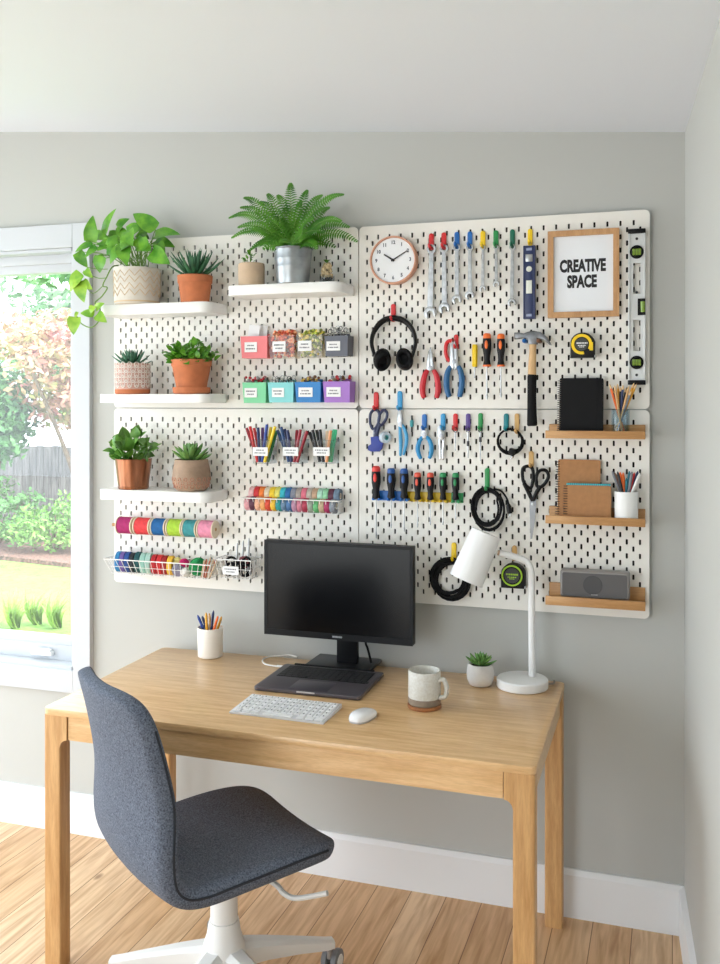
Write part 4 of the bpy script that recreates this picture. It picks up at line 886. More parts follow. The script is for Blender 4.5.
# ================================================================== HOOKS AND TOOLS ON THE RIGHT PANELS
def P(u, v, d=0.0): return at(u, v, YB - d)
HG = 'plastic hooks on the pegboard'
def hook(u, v0, v1, c, label, w=4.9, u1=None, peg=.026):
    """upright moulded strip with a peg at its foot"""
    u1 = u if u1 is None else u1; p0, p1 = P(u, v0, .003), P(u1, v1, .003); s = sc(p0); L = (p0 + p1) / 2; L.y = YB - .0002
    m = pl(c) if c != 'wooden' else wood('hook_wood', (218, 178, 116), (196, 152, 92), (8, 8, 1), .55)
    a, b_ = p0 - L, p1 - L; h = a.z - b_.z; w *= s
    b = MB(); sl = (a.x - b_.x) / h
    b.prism([(x + sl * z, z) for x, z in rrect(-w / 2, -h / 2, w / 2, h / 2, w * .48, 5)], -.0075, 0, 'xz', bev=.0012)
    o = b.build('pegboard_hook', m, None, L); tag(o, label, 'hook', HG)
    b = MB(); e = V((b_.x, -.007, b_.z + w * .5)); b.tube([e, e + V((0, -peg * .75, .0)), e + V((0, -peg, .005)), e + V((0, -peg - .002, .010))], [w * .33, w * .33, w * .32, w * .2], 8); b.build('peg', m, o)
    return o
# -- wall clock
c0 = P(392.5, 259.8, .036); s = sc(c0); Rc = 24.2 * s
t = thing('wall_clock', 'round white wall clock with a copper rim showing ten past ten', 'clock', (c0.x, YB, c0.z))
b = MB(); b.lathe([(.01, .001), (Rc * .97, .001), (Rc, .004), (Rc, .033), (Rc * .985, .036), (Rc * .94, .036), (Rc * .92, .033), (Rc * .92, .027), (.01, .027)], 64, ROTX90); b.build('rim', mat('clock_rim', (208, 152, 124), .4, .25), t)
b = MB(); b.lathe([(0, .0275), (Rc * .925, .0275), (Rc * .925, .0285), (0, .0285)], 56, ROTX90); b.build('dial', mat('clock_dial', (238, 240, 243), .6), t)
for k in range(1, 13):
    a = math.radians(90 - 30 * k); text(str(k), Rc * .2, t, (Rc * .73 * math.cos(a), -.0287, Rc * .73 * math.sin(a)), mat('clock_numeral', (70, 76, 90), .7), 'numeral', .92, .0006)
def hand(ang, ln, w, y, nm):
    a = math.radians(90 - ang); d = V((math.cos(a), 0, math.sin(a))); q = V((-d.z, 0, d.x)); b = MB()
    pts = [-d * ln * .12 - q * w, d * ln - q * w * .6, d * ln + q * w * .6, -d * ln * .12 + q * w]; b.raw([p + V((0, y, 0)) for p in pts] + [p + V((0, y + .001, 0)) for p in pts], [(0, 1, 2, 3), (7, 6, 5, 4), (0, 4, 5, 1), (1, 5, 6, 2), (2, 6, 7, 3), (3, 7, 4, 0)]); b.build(nm, INK, t, smooth=0)
hand(303, Rc * .46, .0034, -.0315, 'hour_hand'); hand(60, Rc * .72, .0024, -.0328, 'minute_hand')
b = MB(); b.lathe([(0, .0285), (.005, .0285), (.005, .034), (0, .0342)], 14, ROTX90); b.build('centre_cap', INK, t)
# -- headphones
hook(393.5, 304, 322, 'red', 'red plastic hook above the black headphones', 4.6)
L = P(393.5, 320, .02); s = sc(L); t = thing('headphones', 'black over-ear headphones hanging from a red hook under the clock', 'headphones', L)
def loc(u, v, d=.02): return P(u, v, d) - L
arc = spline([loc(375.5, 358, .03), loc(371.6, 343, .026), loc(375, 329.5, .022), loc(383, 320.5, .02), loc(393.5, 317.6, .02), loc(404.5, 320.5, .02), loc(412.5, 329.5, .022), loc(415.6, 343, .026), loc(411.5, 358, .03)], 7)
b = MB(); rs = [(.0052 + .0028 * max(0, math.sin(PI * k / (len(arc) - 1)))) for k in range(len(arc))]; b.tube(arc, rs, 10, flat=((0, 1, 0), 1.7)); b.build('headband', mat('headphone_black', (14, 14, 16), .4, spec=.25), t)
b = MB(); b.tube([p + V((0, 0, -.006)) for p in arc[14:-14]], .006, 8, flat=((0, 1, 0), 1.6)); b.build('head_cushion', RUBBER, t)
for (u, v, ax, dz) in ((382, 359.5, V((.62, -.72, -.28)), -.16), (404.5, 359.5, V((.30, -.93, .12)), .16)):
    q = V((0, 0, 1)).rotation_difference(ax.normalized()).to_matrix().to_4x4(); M = Matrix.Translation(loc(u, v, .034)) @ Matrix.Rotation(-dz * 1.3, 4, 'Y') @ Matrix.Diagonal((.84, 1, 1.1, 1)) @ q
    b = MB(); rr = 10.2 * s; b.lathe([(0, -.020), (rr * .7, -.019), (rr * .95, -.012), (rr, -.004), (rr * .98, .003), (rr * .9, .004), (0, .004)], 30, M); cup = b.build('ear_cup', MC['headphone_black'], t)
    b = MB(); b.lathe([(rr * .45, .005), (rr * .5, .018), (rr * .72, .023), (rr * .93, .018), (rr * .97, .008), (rr * .9, .003)], 30, M); b.lathe([(0, .006), (rr * .6, .006)], 20, M); b.build('ear_pad', RUBBER, cup)
# -- wrenches
def wrench(u0, v0, u1, v1, hp, label):
    L = P(u0, v0, .012); s = sc(L); e = P(u1, v1, .012) - L; t = MB(); hw = hp * s / 2; Ln = -e.z
    n = 28; rr = hw * .74; t.ring(circ(0, 0, rr, n=n), circ(0, 0, rr * .55, n=n), -.0045, .0045)
    zj = -Ln + hw * .9; t.prism([(-rr * .46, -rr * .8), (rr * .46, -rr * .8), (rr * .58 + e.x, zj + hw * .7), (-rr * .58 + e.x, zj + hw * .7)], -.0032, .0032)
    t.prism([(-rr * .22, -rr * 1.5), (rr * .22, -rr * 1.5), (rr * .26 + e.x, zj + hw * 1.4), (-rr * .26 + e.x, zj + hw * 1.4)], -.0041, -.0030)
    rot = math.radians(14); o = circ(0, 0, hw, n=22, a0=-50, a1=230) + [(-hw * .46, -hw * .72), (-hw * .44, hw * .12), (0, hw * .34), (hw * .44, hw * .12), (hw * .46, -hw * .72)]
    t.prism([(e.x + x * math.cos(rot) - z * math.sin(rot), zj + x * math.sin(rot) + z * math.cos(rot)) for x, z in o], -.0048, .0048, bev=.0008)
    w_ = t.build('combination_wrench', STEEL, None, L, smooth=40); tag(w_, label, 'wrench', 'wrenches in a row on the pegboard')
for (u, v0, v1, c, lab, (a0, b0, a1, b1, hp), wl) in [
        (431.5, 233.5, 250.5, 'red', 'red hook of the largest wrench, beside the clock', (431, 253.5, 430.2, 318.5, 12.6), 'largest steel wrench, first in the row beside the clock'),
        (444, 232.5, 250, 'red', 'second red hook in the row over the wrenches', (444, 252.5, 444.5, 313.5, 11.6), 'second largest steel wrench, on the second red hook'),
        (457, 232, 249, 'blue', 'first blue hook in the row over the wrenches', (456.8, 252, 456.8, 304, 9.8), 'steel wrench on the first blue hook of the row'),
        (470, 231.5, 249, 'blue', 'second blue hook in the row over the wrenches', (469.6, 251.5, 469.8, 299.5, 9.4), 'steel wrench on the second blue hook of the row'),
        (483, 231, 249, 'yellow', 'yellow hook over a thin short wrench', (482.6, 251, 482.8, 291.5, 6.6), 'thin short wrench on the yellow hook'),
        (496, 230.5, 248.5, 'green', 'green hook over the shortest wrench', (495.8, 250.5, 496.3, 287, 6.6), 'shortest thin wrench, on the green hook'),
        (512.5, 229.5, 248.5, 'darkgreen', 'dark green hook next to the navy level', (511.8, 251, 512, 306.5, 8.6), 'steel wrench on the dark green hook next to the navy level')]:
    hook(u, v0, v1, c, lab); wrench(u, v1 - 1.2, a1, b1, hp, wl)
# -- navy torpedo level
hook(530.2, 229, 246, 'yellow', 'yellow hook holding the small navy level', 4.8)
L = P(529.5, 282.5, .018); s = sc(L); h = 36.5 * s; w = 11.2 * s; t = thing('torpedo_level', 'small navy blue spirit level hanging upright on a yellow hook', 'spirit level', L)
NAV = mat('level_navy', (38, 50, 92), .4); b = MB(); b.box((0, 0, 0), (w * .86, .018, h * 2), .002); b.box((-w * .45, 0, 0), (w * .14, .022, h * 2), .001); b.box((w * .45, 0, 0), (w * .14, .022, h * 2), .001); b.build('body', NAV, t)
b = MB(); b.box((0, -.0095, h * .66), (w * .62, .004, h * .2), .001); b.build('bare_plate', STEEL, t)
b = MB(); b.box((0, -.0095, h * -.13), (w * .52, .004, h * .36), .001); b.build('vial_window', mat('vial_pale', (222, 226, 216), .25), t)
b = MB(); b.lathe([(0, .0095), (w * .26, .0095), (w * .24, .012), (0, .0125)], 18, Matrix.Translation((0, 0, h * .36)) @ ROTX90); b.build('round_vial', MC['vial_pale'], t)
for z, nm in ((h * .9, 'end_slot'), (-h * .9, 'end_slot')):
    b = MB(); b.box((0, -.0095, z), (w * .5, .002, h * .07), .0005); b.build(nm, mat('level_mark', (150, 160, 190), .5), t)
# -- framed print
L = P(583.5, 273.5, .0005); s = sc(L)
ul = P(547.7, 231.5, .02); lr = P(619, 316, .02); w = lr.x - ul.x; h = ul.z - lr.z; L = V(((ul.x + lr.x) / 2, YB - .0004, (ul.z + lr.z) / 2))
t = thing('framed_print', 'oak-framed print with bold black words hung on the pegboard', 'framed print', L)
FOAK = wood('frame_oak', (206, 160, 112), (186, 138, 92), (12, 12, 1.5), .5); fw = .0175
o_ = [(-w / 2, -h / 2), (w / 2, -h / 2), (w / 2, h / 2), (-w / 2, h / 2)]; i_ = [(-w / 2 + fw, -h / 2 + fw), (w / 2 - fw, -h / 2 + fw), (w / 2 - fw, h / 2 - fw), (-w / 2 + fw, h / 2 - fw)]
b = MB(); b.ring(o_, i_, -.02, 0); b.build('frame', FOAK, t, smooth=0)
b = MB(); b.box((0, -.008, 0), (w - fw * 2 + .002, .004, h - fw * 2 + .002)); pr = b.build('print', mat('print_paper', (236, 239, 244), .6), t, smooth=0)
text('CREATIVE', .0515, pr, (-.002, -.0102, .0235), INK, 'lettering', .615, .0026); text('SPACE', .0515, pr, (-.004, -.0102, -.026), INK, 'lettering', .615, .0026)
# -- aluminium level
a, c = P(636.8, 229, .012), P(636.8, 385, .012); L = (a + c) / 2; s = sc(L); h = (a.z - c.z) / 2; w = 16.6 * s
t = thing('spirit_level', 'long silver spirit level with green vials at the pegboard edge', 'spirit level', L)
ALU = mat('aluminium', (214, 216, 216), .45, .25); hz = lambda v: P(636.8, v, .012).z - L.z
b = MB(); x0, x1 = -w * .36, w * .36
segs = [(h - .004, hz(263)), (hz(294), hz(320)), (hz(351), -h + .004)]
for z1, z0 in segs: b.box((0, 0, (z1 + z0) / 2), (w * .8, .010, z1 - z0))
for x in (-1, 1): b.box((x * w * .31, 0, 0), (w * .2, .0101, h * 2 - .01)); b.box((x * w * .45, 0, 0), (w * .1, .02, h * 2 - .008), .001)
b.build('body', ALU, t, smooth=30)
for v in (231.5, 382.5):
    b = MB(); b.box((0, -.001, hz(v)), (w * 1.02, .024, 4.6 * s), .002); b.build('end_cap', BLACK, t)
VG = mat('vial_green', (136, 168, 70), .2, coat=.5)
for v in (252.3, 362.5):
    M = Matrix.Translation((0, 0, hz(v))) @ ROTX90; b = MB(); r = 6.7 * s; b.lathe([(0, .004), (r, .004), (r, .010), (r * .74, .012), (r * .7, .007), (0, .007)], 28, M); vv = b.build('vial_housing', BLACK, t)
    b = MB(); b.cyl((-r * .6, -.0085, hz(v)), (r * .6, -.0085, hz(v)), r * .5, n=16); b.build('vial', VG, vv)
    b = MB()
    for x in (-.2, .2): b.box((x * r, -.0085, hz(v)), (.0012, r * 1.02, r * 1.02), rot=Matrix.Rotation(PI / 4, 3, 'X'))
    b.build('vial_line', BLACK, vv, smooth=0)
b = MB(); b.ring([(w * .06, hz(315.5)), (w * .5, hz(315.5)), (w * .5, hz(299)), (w * .06, hz(299))], [(w * .2, hz(312.5)), (w * .5, hz(312.5)), (w * .5, hz(302)), (w * .2, hz(302))], -.0125, -.004); vv = b.build('vial_housing', BLACK, t)
b = MB(); b.cyl((w * .35, -.007, hz(312.5)), (w * .35, -.007, hz(302)), w * .15, n=14); b.build('vial', VG, vv)
for v in (239, 292.5, 375):
    M = Matrix.Translation((0, 0, hz(v))) @ ROTX90; b = MB(); b.lathe([(0, .0045), (1.4 * s, .0045), (1.4 * s, .0056), (0, .0056)], 14, M); b.build('rivet', DARK, t)
# -- pliers
def plier(label, name, L, jaw, pivot, handles, hm, dm=None, extra=None, group='pliers on the pegboard', r=2.5):
    t = thing(name, label, 'pliers', L, group); s = sc(L); lc = lambda u, v, d=.014: P(u, v, d) - L
    for pts in jaw:
        b = MB(); b.prism([(lc(*p).x, lc(*p).z) for p in pts], -.005, .004, 'xz', bev=.001); b.build('jaw', STEEL, t)
    b = MB(); b.lathe([(0, .0045), (2.3 * s, .0045), (2.1 * s, .0075), (0, .008)], 16, Matrix.Translation(lc(*pivot)) @ ROTX90); b.build('pivot', mat('pivot_steel', (150, 152, 156), .35, .9), t)
    for pts in handles:
        path = spline([lc(*p) for p in pts], 6); k = len(path); rs = [r * s * (.72 + .5 * math.sin(PI * min(1, (j / (k - 1)) * .8 + .1))) for j in range(k)]; rs[0] *= .8; rs[-1] *= .75
        b = MB(); b.tube(path, rs, 10, flat=((0, 1, 0), .9)); hd = b.build('handle', hm, t)
        if dm:
            b = MB(); b.tube([p + V((r * s * .55, .0008, 0)) for p in path[4:-1]], r * s * .55, 8); b.build('grip_inlay', dm, hd)
    return t
plier('long-nose pliers with red and black handles hanging below the wrenches', 'needle_nose_pliers', P(430.5, 360, .014), [[(430.3, 347.5), (427.2, 360), (426.6, 369), (430, 371), (431, 362), (430.9, 350)], [(430.9, 347.5), (433.6, 360), (434.2, 369), (430.6, 371), (430.4, 362)]], (430.5, 368), [[(427.5, 370), (424.6, 376), (422.6, 386), (422.8, 393), (424.2, 398)], [(433.5, 370), (436.6, 376), (438.2, 386), (437.8, 393), (436.2, 398)]], mat('grip_red', (196, 34, 46), .4), RUBBER)
hook(456.3, 334.5, 350, 'red', 'upright red hook holding the blue-handled pliers', 4.4)
plier('combination pliers with blue handles hanging on a red hook', 'combination_pliers', P(454.5, 358, .014), [[(452, 340.5), (450.3, 352), (450, 366), (453.6, 370), (455.5, 362), (454.4, 344)], [(454.8, 340.5), (457.8, 350), (458.8, 366), (455, 370), (453.8, 360), (454, 344)]], (454.5, 361.5), [[(451, 366), (447.8, 372), (446.4, 382), (447.4, 391), (449.6, 397)], [(458, 366), (460.8, 372), (462, 382), (460.8, 391), (459.4, 397)]], mat('grip_blue', (36, 96, 146), .4), mat('grip_dark_blue', (22, 58, 96), .5))
L = P(448, 352, .012); b = MB(); b.tube(spline([P(452.5, 340.8, .012) - L, P(448.2, 341.4, .012) - L, P(446, 346, .012) - L, P(446.2, 355, .012) - L, P(449.5, 361.5, .012) - L], 6), 1.9 * sc(L), 10); o = b.build('red_clip', pl('red'), None, L); tag(o, 'curved red plastic clip beside the jaws of the blue-handled pliers', 'clip')
# -- small yellow screwdriver
def driver(u, v0, vh, v1, capc, bodyc, label, r=2.9, tipw=1.0, inlay=None, cat='screwdriver', grp='screwdrivers on the pegboard', d=.02, neck=True, shaft=.62, u1=None):
    L = P(u, v0, d); s = sc(L); t = thing('screwdriver', label, cat, L, grp); H = L.z - P(u, vh, d).z; E = L.z - P(u, v1, d).z; r *= s
    b = MB(); b.lathe([(0, 0), (r * .6, -H * .01), (r * .85, -H * .05), (r * .92, -H * .16), (r * .9, -H * .17), (0, -H * .17)], 16); b.build('end_cap', capc, t)
    b = MB(); b.lathe([(0, -H * .165), (r * .93, -H * .165), (r, -H * .32), (r * .98, -H * .5), (r * .74, -H * .68), (r * .68, -H * .8), (r * .86, -H * .92), (r * .9, -H * .97), (r * .5, -H), (0, -H)], 18); hb = b.build('handle', bodyc, t)
    if inlay:
        b = MB(); b.ball((0, -r * .58, -H * .36), (r * .52, r * .52, H * .2), 12); b.build('grip_inlay', inlay, hb)
        if neck: b = MB(); b.lathe([(r * .5, -H * .955), (r * .95, -H * .95), (r * .95, -H * 1.0), (r * .5, -H * 1.0)], 16, closed=True); b.build('collar', inlay, hb)
    b = MB(); w = shaft * s; b.tube([(0, 0, -H * .98), (0, 0, -E + (E - H) * .16)], w, 8); b.tube([(0, 0, -E + (E - H) * .17), (0, 0, -E + (E - H) * .1), (0, 0, -E)], [w * 1.05, w * 1.35 * tipw, w * .9], 8); b.build('shaft', STEEL, t)
    return t
L = P(474.8, 344, .016); t = thing('small_screwdriver', 'slim screwdriver with a bright yellow handle next to the orange ones', 'screwdriver', L); s = sc(L); zz = lambda v: P(474.8, v, .016).z - L.z
b = MB(); b.tube([(0, 0, zz(344.5)), (0, 0, zz(346)), (0, 0, zz(365.5)), (0, 0, zz(367))], [2.2 * s, 2.9 * s, 2.7 * s, 1.6 * s], 6); b.build('handle', pl('yellow'), t)
b = MB(); b.tube([(0, 0, zz(366)), (0, 0, zz(378))], .7 * s, 8); b.build('shaft', STEEL, t)
ORG = pl('orange'); BODY = mat('handle_black', (24, 24, 28), .5, spec=.25)
driver(487, 333, 366.5, 399.5, ORG, BODY, 'orange and black screwdriver, nearer the yellow one', 4.4, 1.8, ORG)
driver(501, 333.5, 366.5, 397.5, ORG, BODY, 'orange and black screwdriver, nearer the hammer', 4.2, 1.5, ORG)
# -- hammer
L = P(533, 342, .03); s = sc(L); lc = lambda u, v: P(u, v, .03) - L
t = thing('claw_hammer', 'claw hammer with wooden handle and black grip hanging head up', 'hammer', L)
cl = [(515, 334), (519, 332.4), (524, 333.6), (528, 332), (534, 330.8), (541, 332.4), (547, 337), (551.5, 345), (549.8, 345.3), (544, 339.8), (537.5, 338), (537.5, 344.5), (528.5, 344.5), (528, 338.6), (523, 338), (519, 339), (515.3, 338.6)]
b = MB(); b.prism([(lc(*p).x, lc(*p).z) for p in cl], -.011, .011, 'xz', bev=.003); b.cyl(lc(514.6, 336), lc(519.5, 335.8), 3.5 * s, n=18); b.build('head', mat('hammer_steel', (140, 142, 146), .35, .85, var=.2, vs=40), t)
def oval(pts, m, nm):
    b = MB(); b.tube([lc(u, v) for u, v, r in pts], [r * s for u, v, r in pts], 16, flat=((0, 1, 0), .75)); b.build(nm, m, t)
oval([(532.8, 343, 3.6), (532.7, 352, 3.4), (532.2, 364, 3.9), (532, 378, 4.2)], wood('hammer_ash', (222, 186, 138), (200, 158, 108), (12, 12, 1), .5), 'handle')
oval([(532.2, 374.5, 4.3), (532, 377, 4.6), (531.8, 396, 4.4), (532, 415, 4.8), (532.2, 424.5, 5.2), (532.3, 426, 4.4)], RUBBER, 'grip')
for (u, c, lab) in ((526.3, 'blue', 'short blue peg under the hammer head'), (540.3, 'wooden', 'short brown peg under the hammer claw')):
    L2 = P(u, 340, 0); m = pl(c) if c == 'blue' else mat('peg_brown', (112, 74, 52), .6); b = MB(); b.tube([(0, 0, 0), (0, -.022, -.001), (0, -.046, 0), (0, -.050, .002)], [.006, .0065, .0068, .004], 10); o = b.build('board_peg', m, None, (L2.x, YB, P(u, 340.8, .04).z)); tag(o, lab, 'peg', 'pegs under the hammer')
# -- tape measures
def tape_measure(u0, u1, v0, v1, label, ringm, lime=False, blob=None):
    a, c = P(u0, v0, .045), P(u1, v1, .045); L = (a + c) / 2; L.y = YB; w = c.x - a.x; h = a.z - c.z; s = sc(L); t = thing('tape_measure', label, 'tape measure', L, 'tape measures on the pegboard')
    o_ = [(-w / 2, -h / 2), (w / 2, -h / 2)] + [(w / 2 * math.cos(q) * (1 if abs(math.cos(q)) < .98 else .98), h * .06 + h * .44 * math.sin(q)) for q in [k * PI / 12 for k in range(13)]]
    b = MB(); b.prism(o_, -.045, -.004, 'xz', bev=.006); b.build('case', mat('case_black', (24, 24, 26), .5, spec=.25), t)
    cx, cz, r = (-.02 * w, 0.03 * h, h * (.43 if lime else .36)); b = MB()
    if lime: b.lathe([(r * .84, .0452), (r * 1.0, .0452), (r * .98, .0475), (r * .86, .0475)], 40, Matrix.Translation((cx, 0, cz)) @ ROTX90, closed=True)
    else:
        n = 30; q0, q1 = -60, 250; pts = circ(cx, cz, r * 1.12, n=n, a0=-35, a1=285); inn = circ(cx, cz, r * .8, n=n, a0=-35, a1=285)
        b.prism(pts + inn[::-1], -.0475, -.0452); b.prism([(w * .30, -h * .22), (w * .44, -h * .22), (w * .44, h * .1), (w * .28, h * .12)], -.0473, -.0452)
    b.build('face_ring', ringm, t)
    b = MB(); b.lathe([(0, .0452), (r * .72, .0452), (r * .7, .0465), (0, .0466)], 32, Matrix.Translation((cx, 0, cz)) @ ROTX90); lb = b.build('badge', mat('badge_dark', (58, 60, 58), .5), t)
    b = MB()
    for k, (zz, ww, hh) in enumerate(((.12, 1.1, .16), (-.14, .8, .1), (-.3, .5, .08))):
        x = -r * ww / 2
        while x < r * ww / 2: q = r * R.uniform(.08, .16); b.box((cx + x + q / 2, -.0468, cz + r * zz), (q, .0008, r * hh)); x += q + r * .05
    b.build('printed_text', ringm if lime else PAPER, lb, smooth=0)
    b = MB(); b.box((w * .5 + .001, -.03, -h * .44), (.006, .022, .008), .001); b.build('tape_hook', STEEL, t)
    return t
tape_measure(570, 594.5, 332.5, 357.5, 'black tape measure with a yellow ring below the framed print', pl('yellow'))
hook(514.5, 545.5, 561, 'wooden', 'wooden hook over the tape measure with the lime ring', 4.8)
tape_measure(500.5, 524.5, 563.5, 589.5, 'black tape measure with a lime green ring behind the lamp', mat('lime_ring', (170, 214, 44), .5), True)
# -- wooden ledges
def ledge(v0, v1, vl, label):
    d = .088; Yf = YB - d; a = at(545.3, v0, Yf); c = at(645.3, v0, Yf); z1 = at(595, v0, Yf).z; z0 = at(595, v1, Yf).z; w = (c.x - a.x); zl = at(595, vl, YB - .01).z
    t = thing('picture_ledge', label, 'ledge', ((a.x + c.x) / 2, YB - .0004, z0), 'wooden ledges on the pegboard')
    zs = z1 - z0
    b = MB(); b.box((0, -d / 2, .007), (w - .002, d - .018, .012)); b.build('base_board', OAK, t, smooth=0); b = MB(); b.box((0, -d + .005, zs / 2), (w, .010, zs), .0015); b.build('front_lip', OAK, t)
    b = MB(); b.box((0, -.005, (zl - z0) / 2), (w * .985, .010, zl - z0), .0015); b.build('back_board', OAK, t)
    return t, z0 + .0131, w
lA, zA, lw_ = ledge(431, 438.8, 424.5, 'oak ledge holding the black notebook, topmost of three')
lB, zB, _ = ledge(517.2, 525.3, 507.5, 'oak ledge holding the brown notebooks, middle of three')
lC, zC_, _ = ledge(599, 608, 585, 'oak ledge under the grey speaker, lowest of three')
def notebook(u0, u1, vt, zb, Y, m, label, name='spiral_notebook', band=None, top=None, nsp=22, wirem=None, grp='notebooks on the ledges', lean=0.06, th=.012, pages=PAPER):
    a, c = at(u0, vt, Y), at(u1, vt, Y); w = c.x - a.x; h = a.z - zb; t = thing(name, label, 'notebook', ((a.x + c.x) / 2, Y, zb + .0008), grp); t.rotation_euler = (-lean, 0, 0)
    b = MB(); b.prism(rrect(-w / 2, 0, w / 2, h, .006, 4), 0, .002, 'xz'); b.build('front_cover', m, t); b = MB(); b.prism(rrect(-w / 2, 0, w / 2, h, .006, 4), th - .002, th, 'xz'); b.build('back_cover', m, t)
    b = MB(); b.box((.001, th / 2, h / 2), (w - .010, th - .0045, h - .006)); b.build('pages', pages, t, smooth=0)
    b = MB()
    for k in range(nsp):
        z = h * (.05 + .9 * k / (nsp - 1)); b.tube([(-w / 2 + .004 + (th * .62) * math.cos(q) - .004, th / 2 + th * .72 * math.sin(q), z + .0012 * (q / 6)) for q in [2 * PI * j / 10 for j in range(10)]], .0010, 5, closed=True)
    b.build('spiral_binding', wirem or CHROME, t)
    if band: b = MB(); b.box((w * .36, -.0006, h / 2), (.007, .0015, h + .001)); b.build('elastic_band', band, t, smooth=0)
    if top:
        b = MB(); b.box((0, th / 2 + .001, h + .001), (w * .97, th, .008), .001); b.build('coloured_edge', top, t, smooth=0)
        b = MB()
        for k in range(24): b.box((-w * .47 + w * .94 * k / 23, .001, h + .0015), (.0012, .003, .0086))
        b.build('edge_notch', mat('notch_dark_teal', (30, 128, 146), .6), t, smooth=0)
    return t
notebook(559, 603, 378, zA, YB - .045, mat('cover_black', (16, 16, 18), .6, spec=.2), 'black spiral notebook with an elastic band standing on the top ledge', band=RUBBER, lean=.10, nsp=24)
KRAFT = mat('cover_kraft', (178, 128, 84), .8, var=.06, vs=60)
notebook(557.5, 600, 459.5, zB, YB - .034, KRAFT, 'large brown spiral notebook standing behind the smaller one', lean=.10, nsp=22, wirem=mat('wire_dark', (60, 56, 54), .4, .6))
notebook(565.5, 611, 485, zB, YB - .058, KRAFT, 'small brown notebook with a turquoise top edge on the middle ledge', top=mat('turquoise_edge', (70, 200, 212), .6), lean=.05, nsp=13, wirem=MC['wire_dark'], th=.012)
# -- jars of pencils on ledges and desk
def cupset(name, label, u, v, r0, r1, hp, z, Y, m, pens, where, grp, cat='cup', wall=1.2, rim=None, smalltip=True, pr=1.15):
    p = at(u, v, Y); s = sc(p); t = thing(name, label, cat, (p.x, Y, z + .0006), 'pen holders'); h = hp * s
    b = MB(); P_ = [(.001, 0), (r0 * s * .94, 0), (r0 * s, .002), (r1 * s, h - .0015), (r1 * s - .0006, h), (r1 * s - wall * s * .8, h), (r1 * s - wall * s, h - .002), ((r0 - wall) * s, wall * s * 1.2), (.001, wall * s * 1.2)]; b.lathe(P_, 36); b.build('body', m, t)
    for k, (uu, vv, cn, desc, nm) in enumerate(pens):
        n = len(pens); a = 2.4 * k; q = (r0 - wall - 1.6) * s * .75; dy = q * math.sin(a) * .8; tip = at(uu, vv, Y + dy); dx = -(tip.x - p.x) * .35
        stick((p.x + dx * .8, Y + dy, z + wall * s * 1.2 + .006), tip, pr * s, pm(cn, PENC[cn]), desc + ' ' + where, 'pencil' if 'pencil' in nm else 'pen', grp, nm, mat('tip_' + ('wood' if 'pencil' in nm else 'dark'), (226, 190, 140) if 'pencil' in nm else (40, 42, 50), .6) if smalltip else None, .1)
    return t
cupset('pencil_jar', 'clear glass jar of pencils at the end of the top ledge', 620.5, 431.5, 8.6, 8.8, 25, zA, YB - .045, glassy('jar_glass', (232, 240, 244)),
       [(609.5, 384, 'orange', 'orange pencil leaning farthest out', 'pencil'), (612, 389, 'indigo', 'indigo pencil leaning out', 'pencil'), (614.5, 385.5, 'wood', 'first plain wooden pencil', 'pencil'), (617.5, 384, 'mustard', 'upright mustard pencil', 'pencil'), (620.5, 387, 'black', 'black pencil', 'pencil'), (623, 385, 'navy', 'navy pencil', 'pencil'), (626, 388, 'black', 'second black pencil', 'pencil'), (629, 386, 'wood', 'second plain wooden pencil', 'pencil'), (634, 383, 'mustard', 'mustard pencil leaning over the silver level', 'pencil'), (636.5, 384, 'mustard', 'mustard pencil leaning outermost', 'pencil'), (631, 391, 'grey', 'short grey pencil', 'pencil')], 'in the glass jar', 'pencils in the glass jar', 'jar')
cupset('pen_cup', 'plain white cup of pens at the end of the middle ledge', 626.3, 519, 11.3, 11.6, 29, zB, YB - .044, PLASTIC_W,
       [(612, 471, 'grey', 'dark grey pen leaning farthest out', 'pen'), (615, 473, 'brown', 'brown pen', 'pen'), (617.5, 471.5, 'black', 'black pen', 'pen'), (620, 472, 'orange', 'first orange pen', 'pen'), (623, 472.5, 'orange', 'second orange pen', 'pen'), (626.5, 478, 'teal', 'short teal pen', 'pen'), (629.5, 471, 'teal', 'taller teal pen', 'pen'), (632, 471.5, 'grey', 'grey pen', 'pen'), (634.5, 472.5, 'red', 'red pen', 'pen'), (638, 471, 'navy', 'navy pen', 'pen'), (640, 473, 'white', 'white pen leaning out', 'pen')], 'in the white cup on the ledge', 'pens in the white cup on the ledge', pr=1.4, smalltip=False)
p = atz(210.3, 655.5, DZ); cupset('pen_cup', 'cream stoneware cup of pens at the back of the desk', 210.3, 657, 12.3, 12.9, 29, DZ, p.y - .008, mat('cup_cream', (240, 232, 222), .55),
       [(197.5, 615, 'blue', 'blue pen leaning farthest out', 'pen'), (202, 616, 'navy', 'navy pen', 'pen'), (206, 612.5, 'mustard', 'first mustard pencil', 'pencil'), (209, 613, 'wood', 'plain wooden pencil', 'pencil'), (213.5, 610.5, 'navy', 'tall navy pen', 'pen'), (218, 616, 'orange', 'orange pencil', 'pencil'), (221.5, 616.5, 'mustard', 'mustard pencil leaning out', 'pencil')], 'in the cream cup on the desk', 'pens in the cream cup', pr=1.4, smalltip=False)
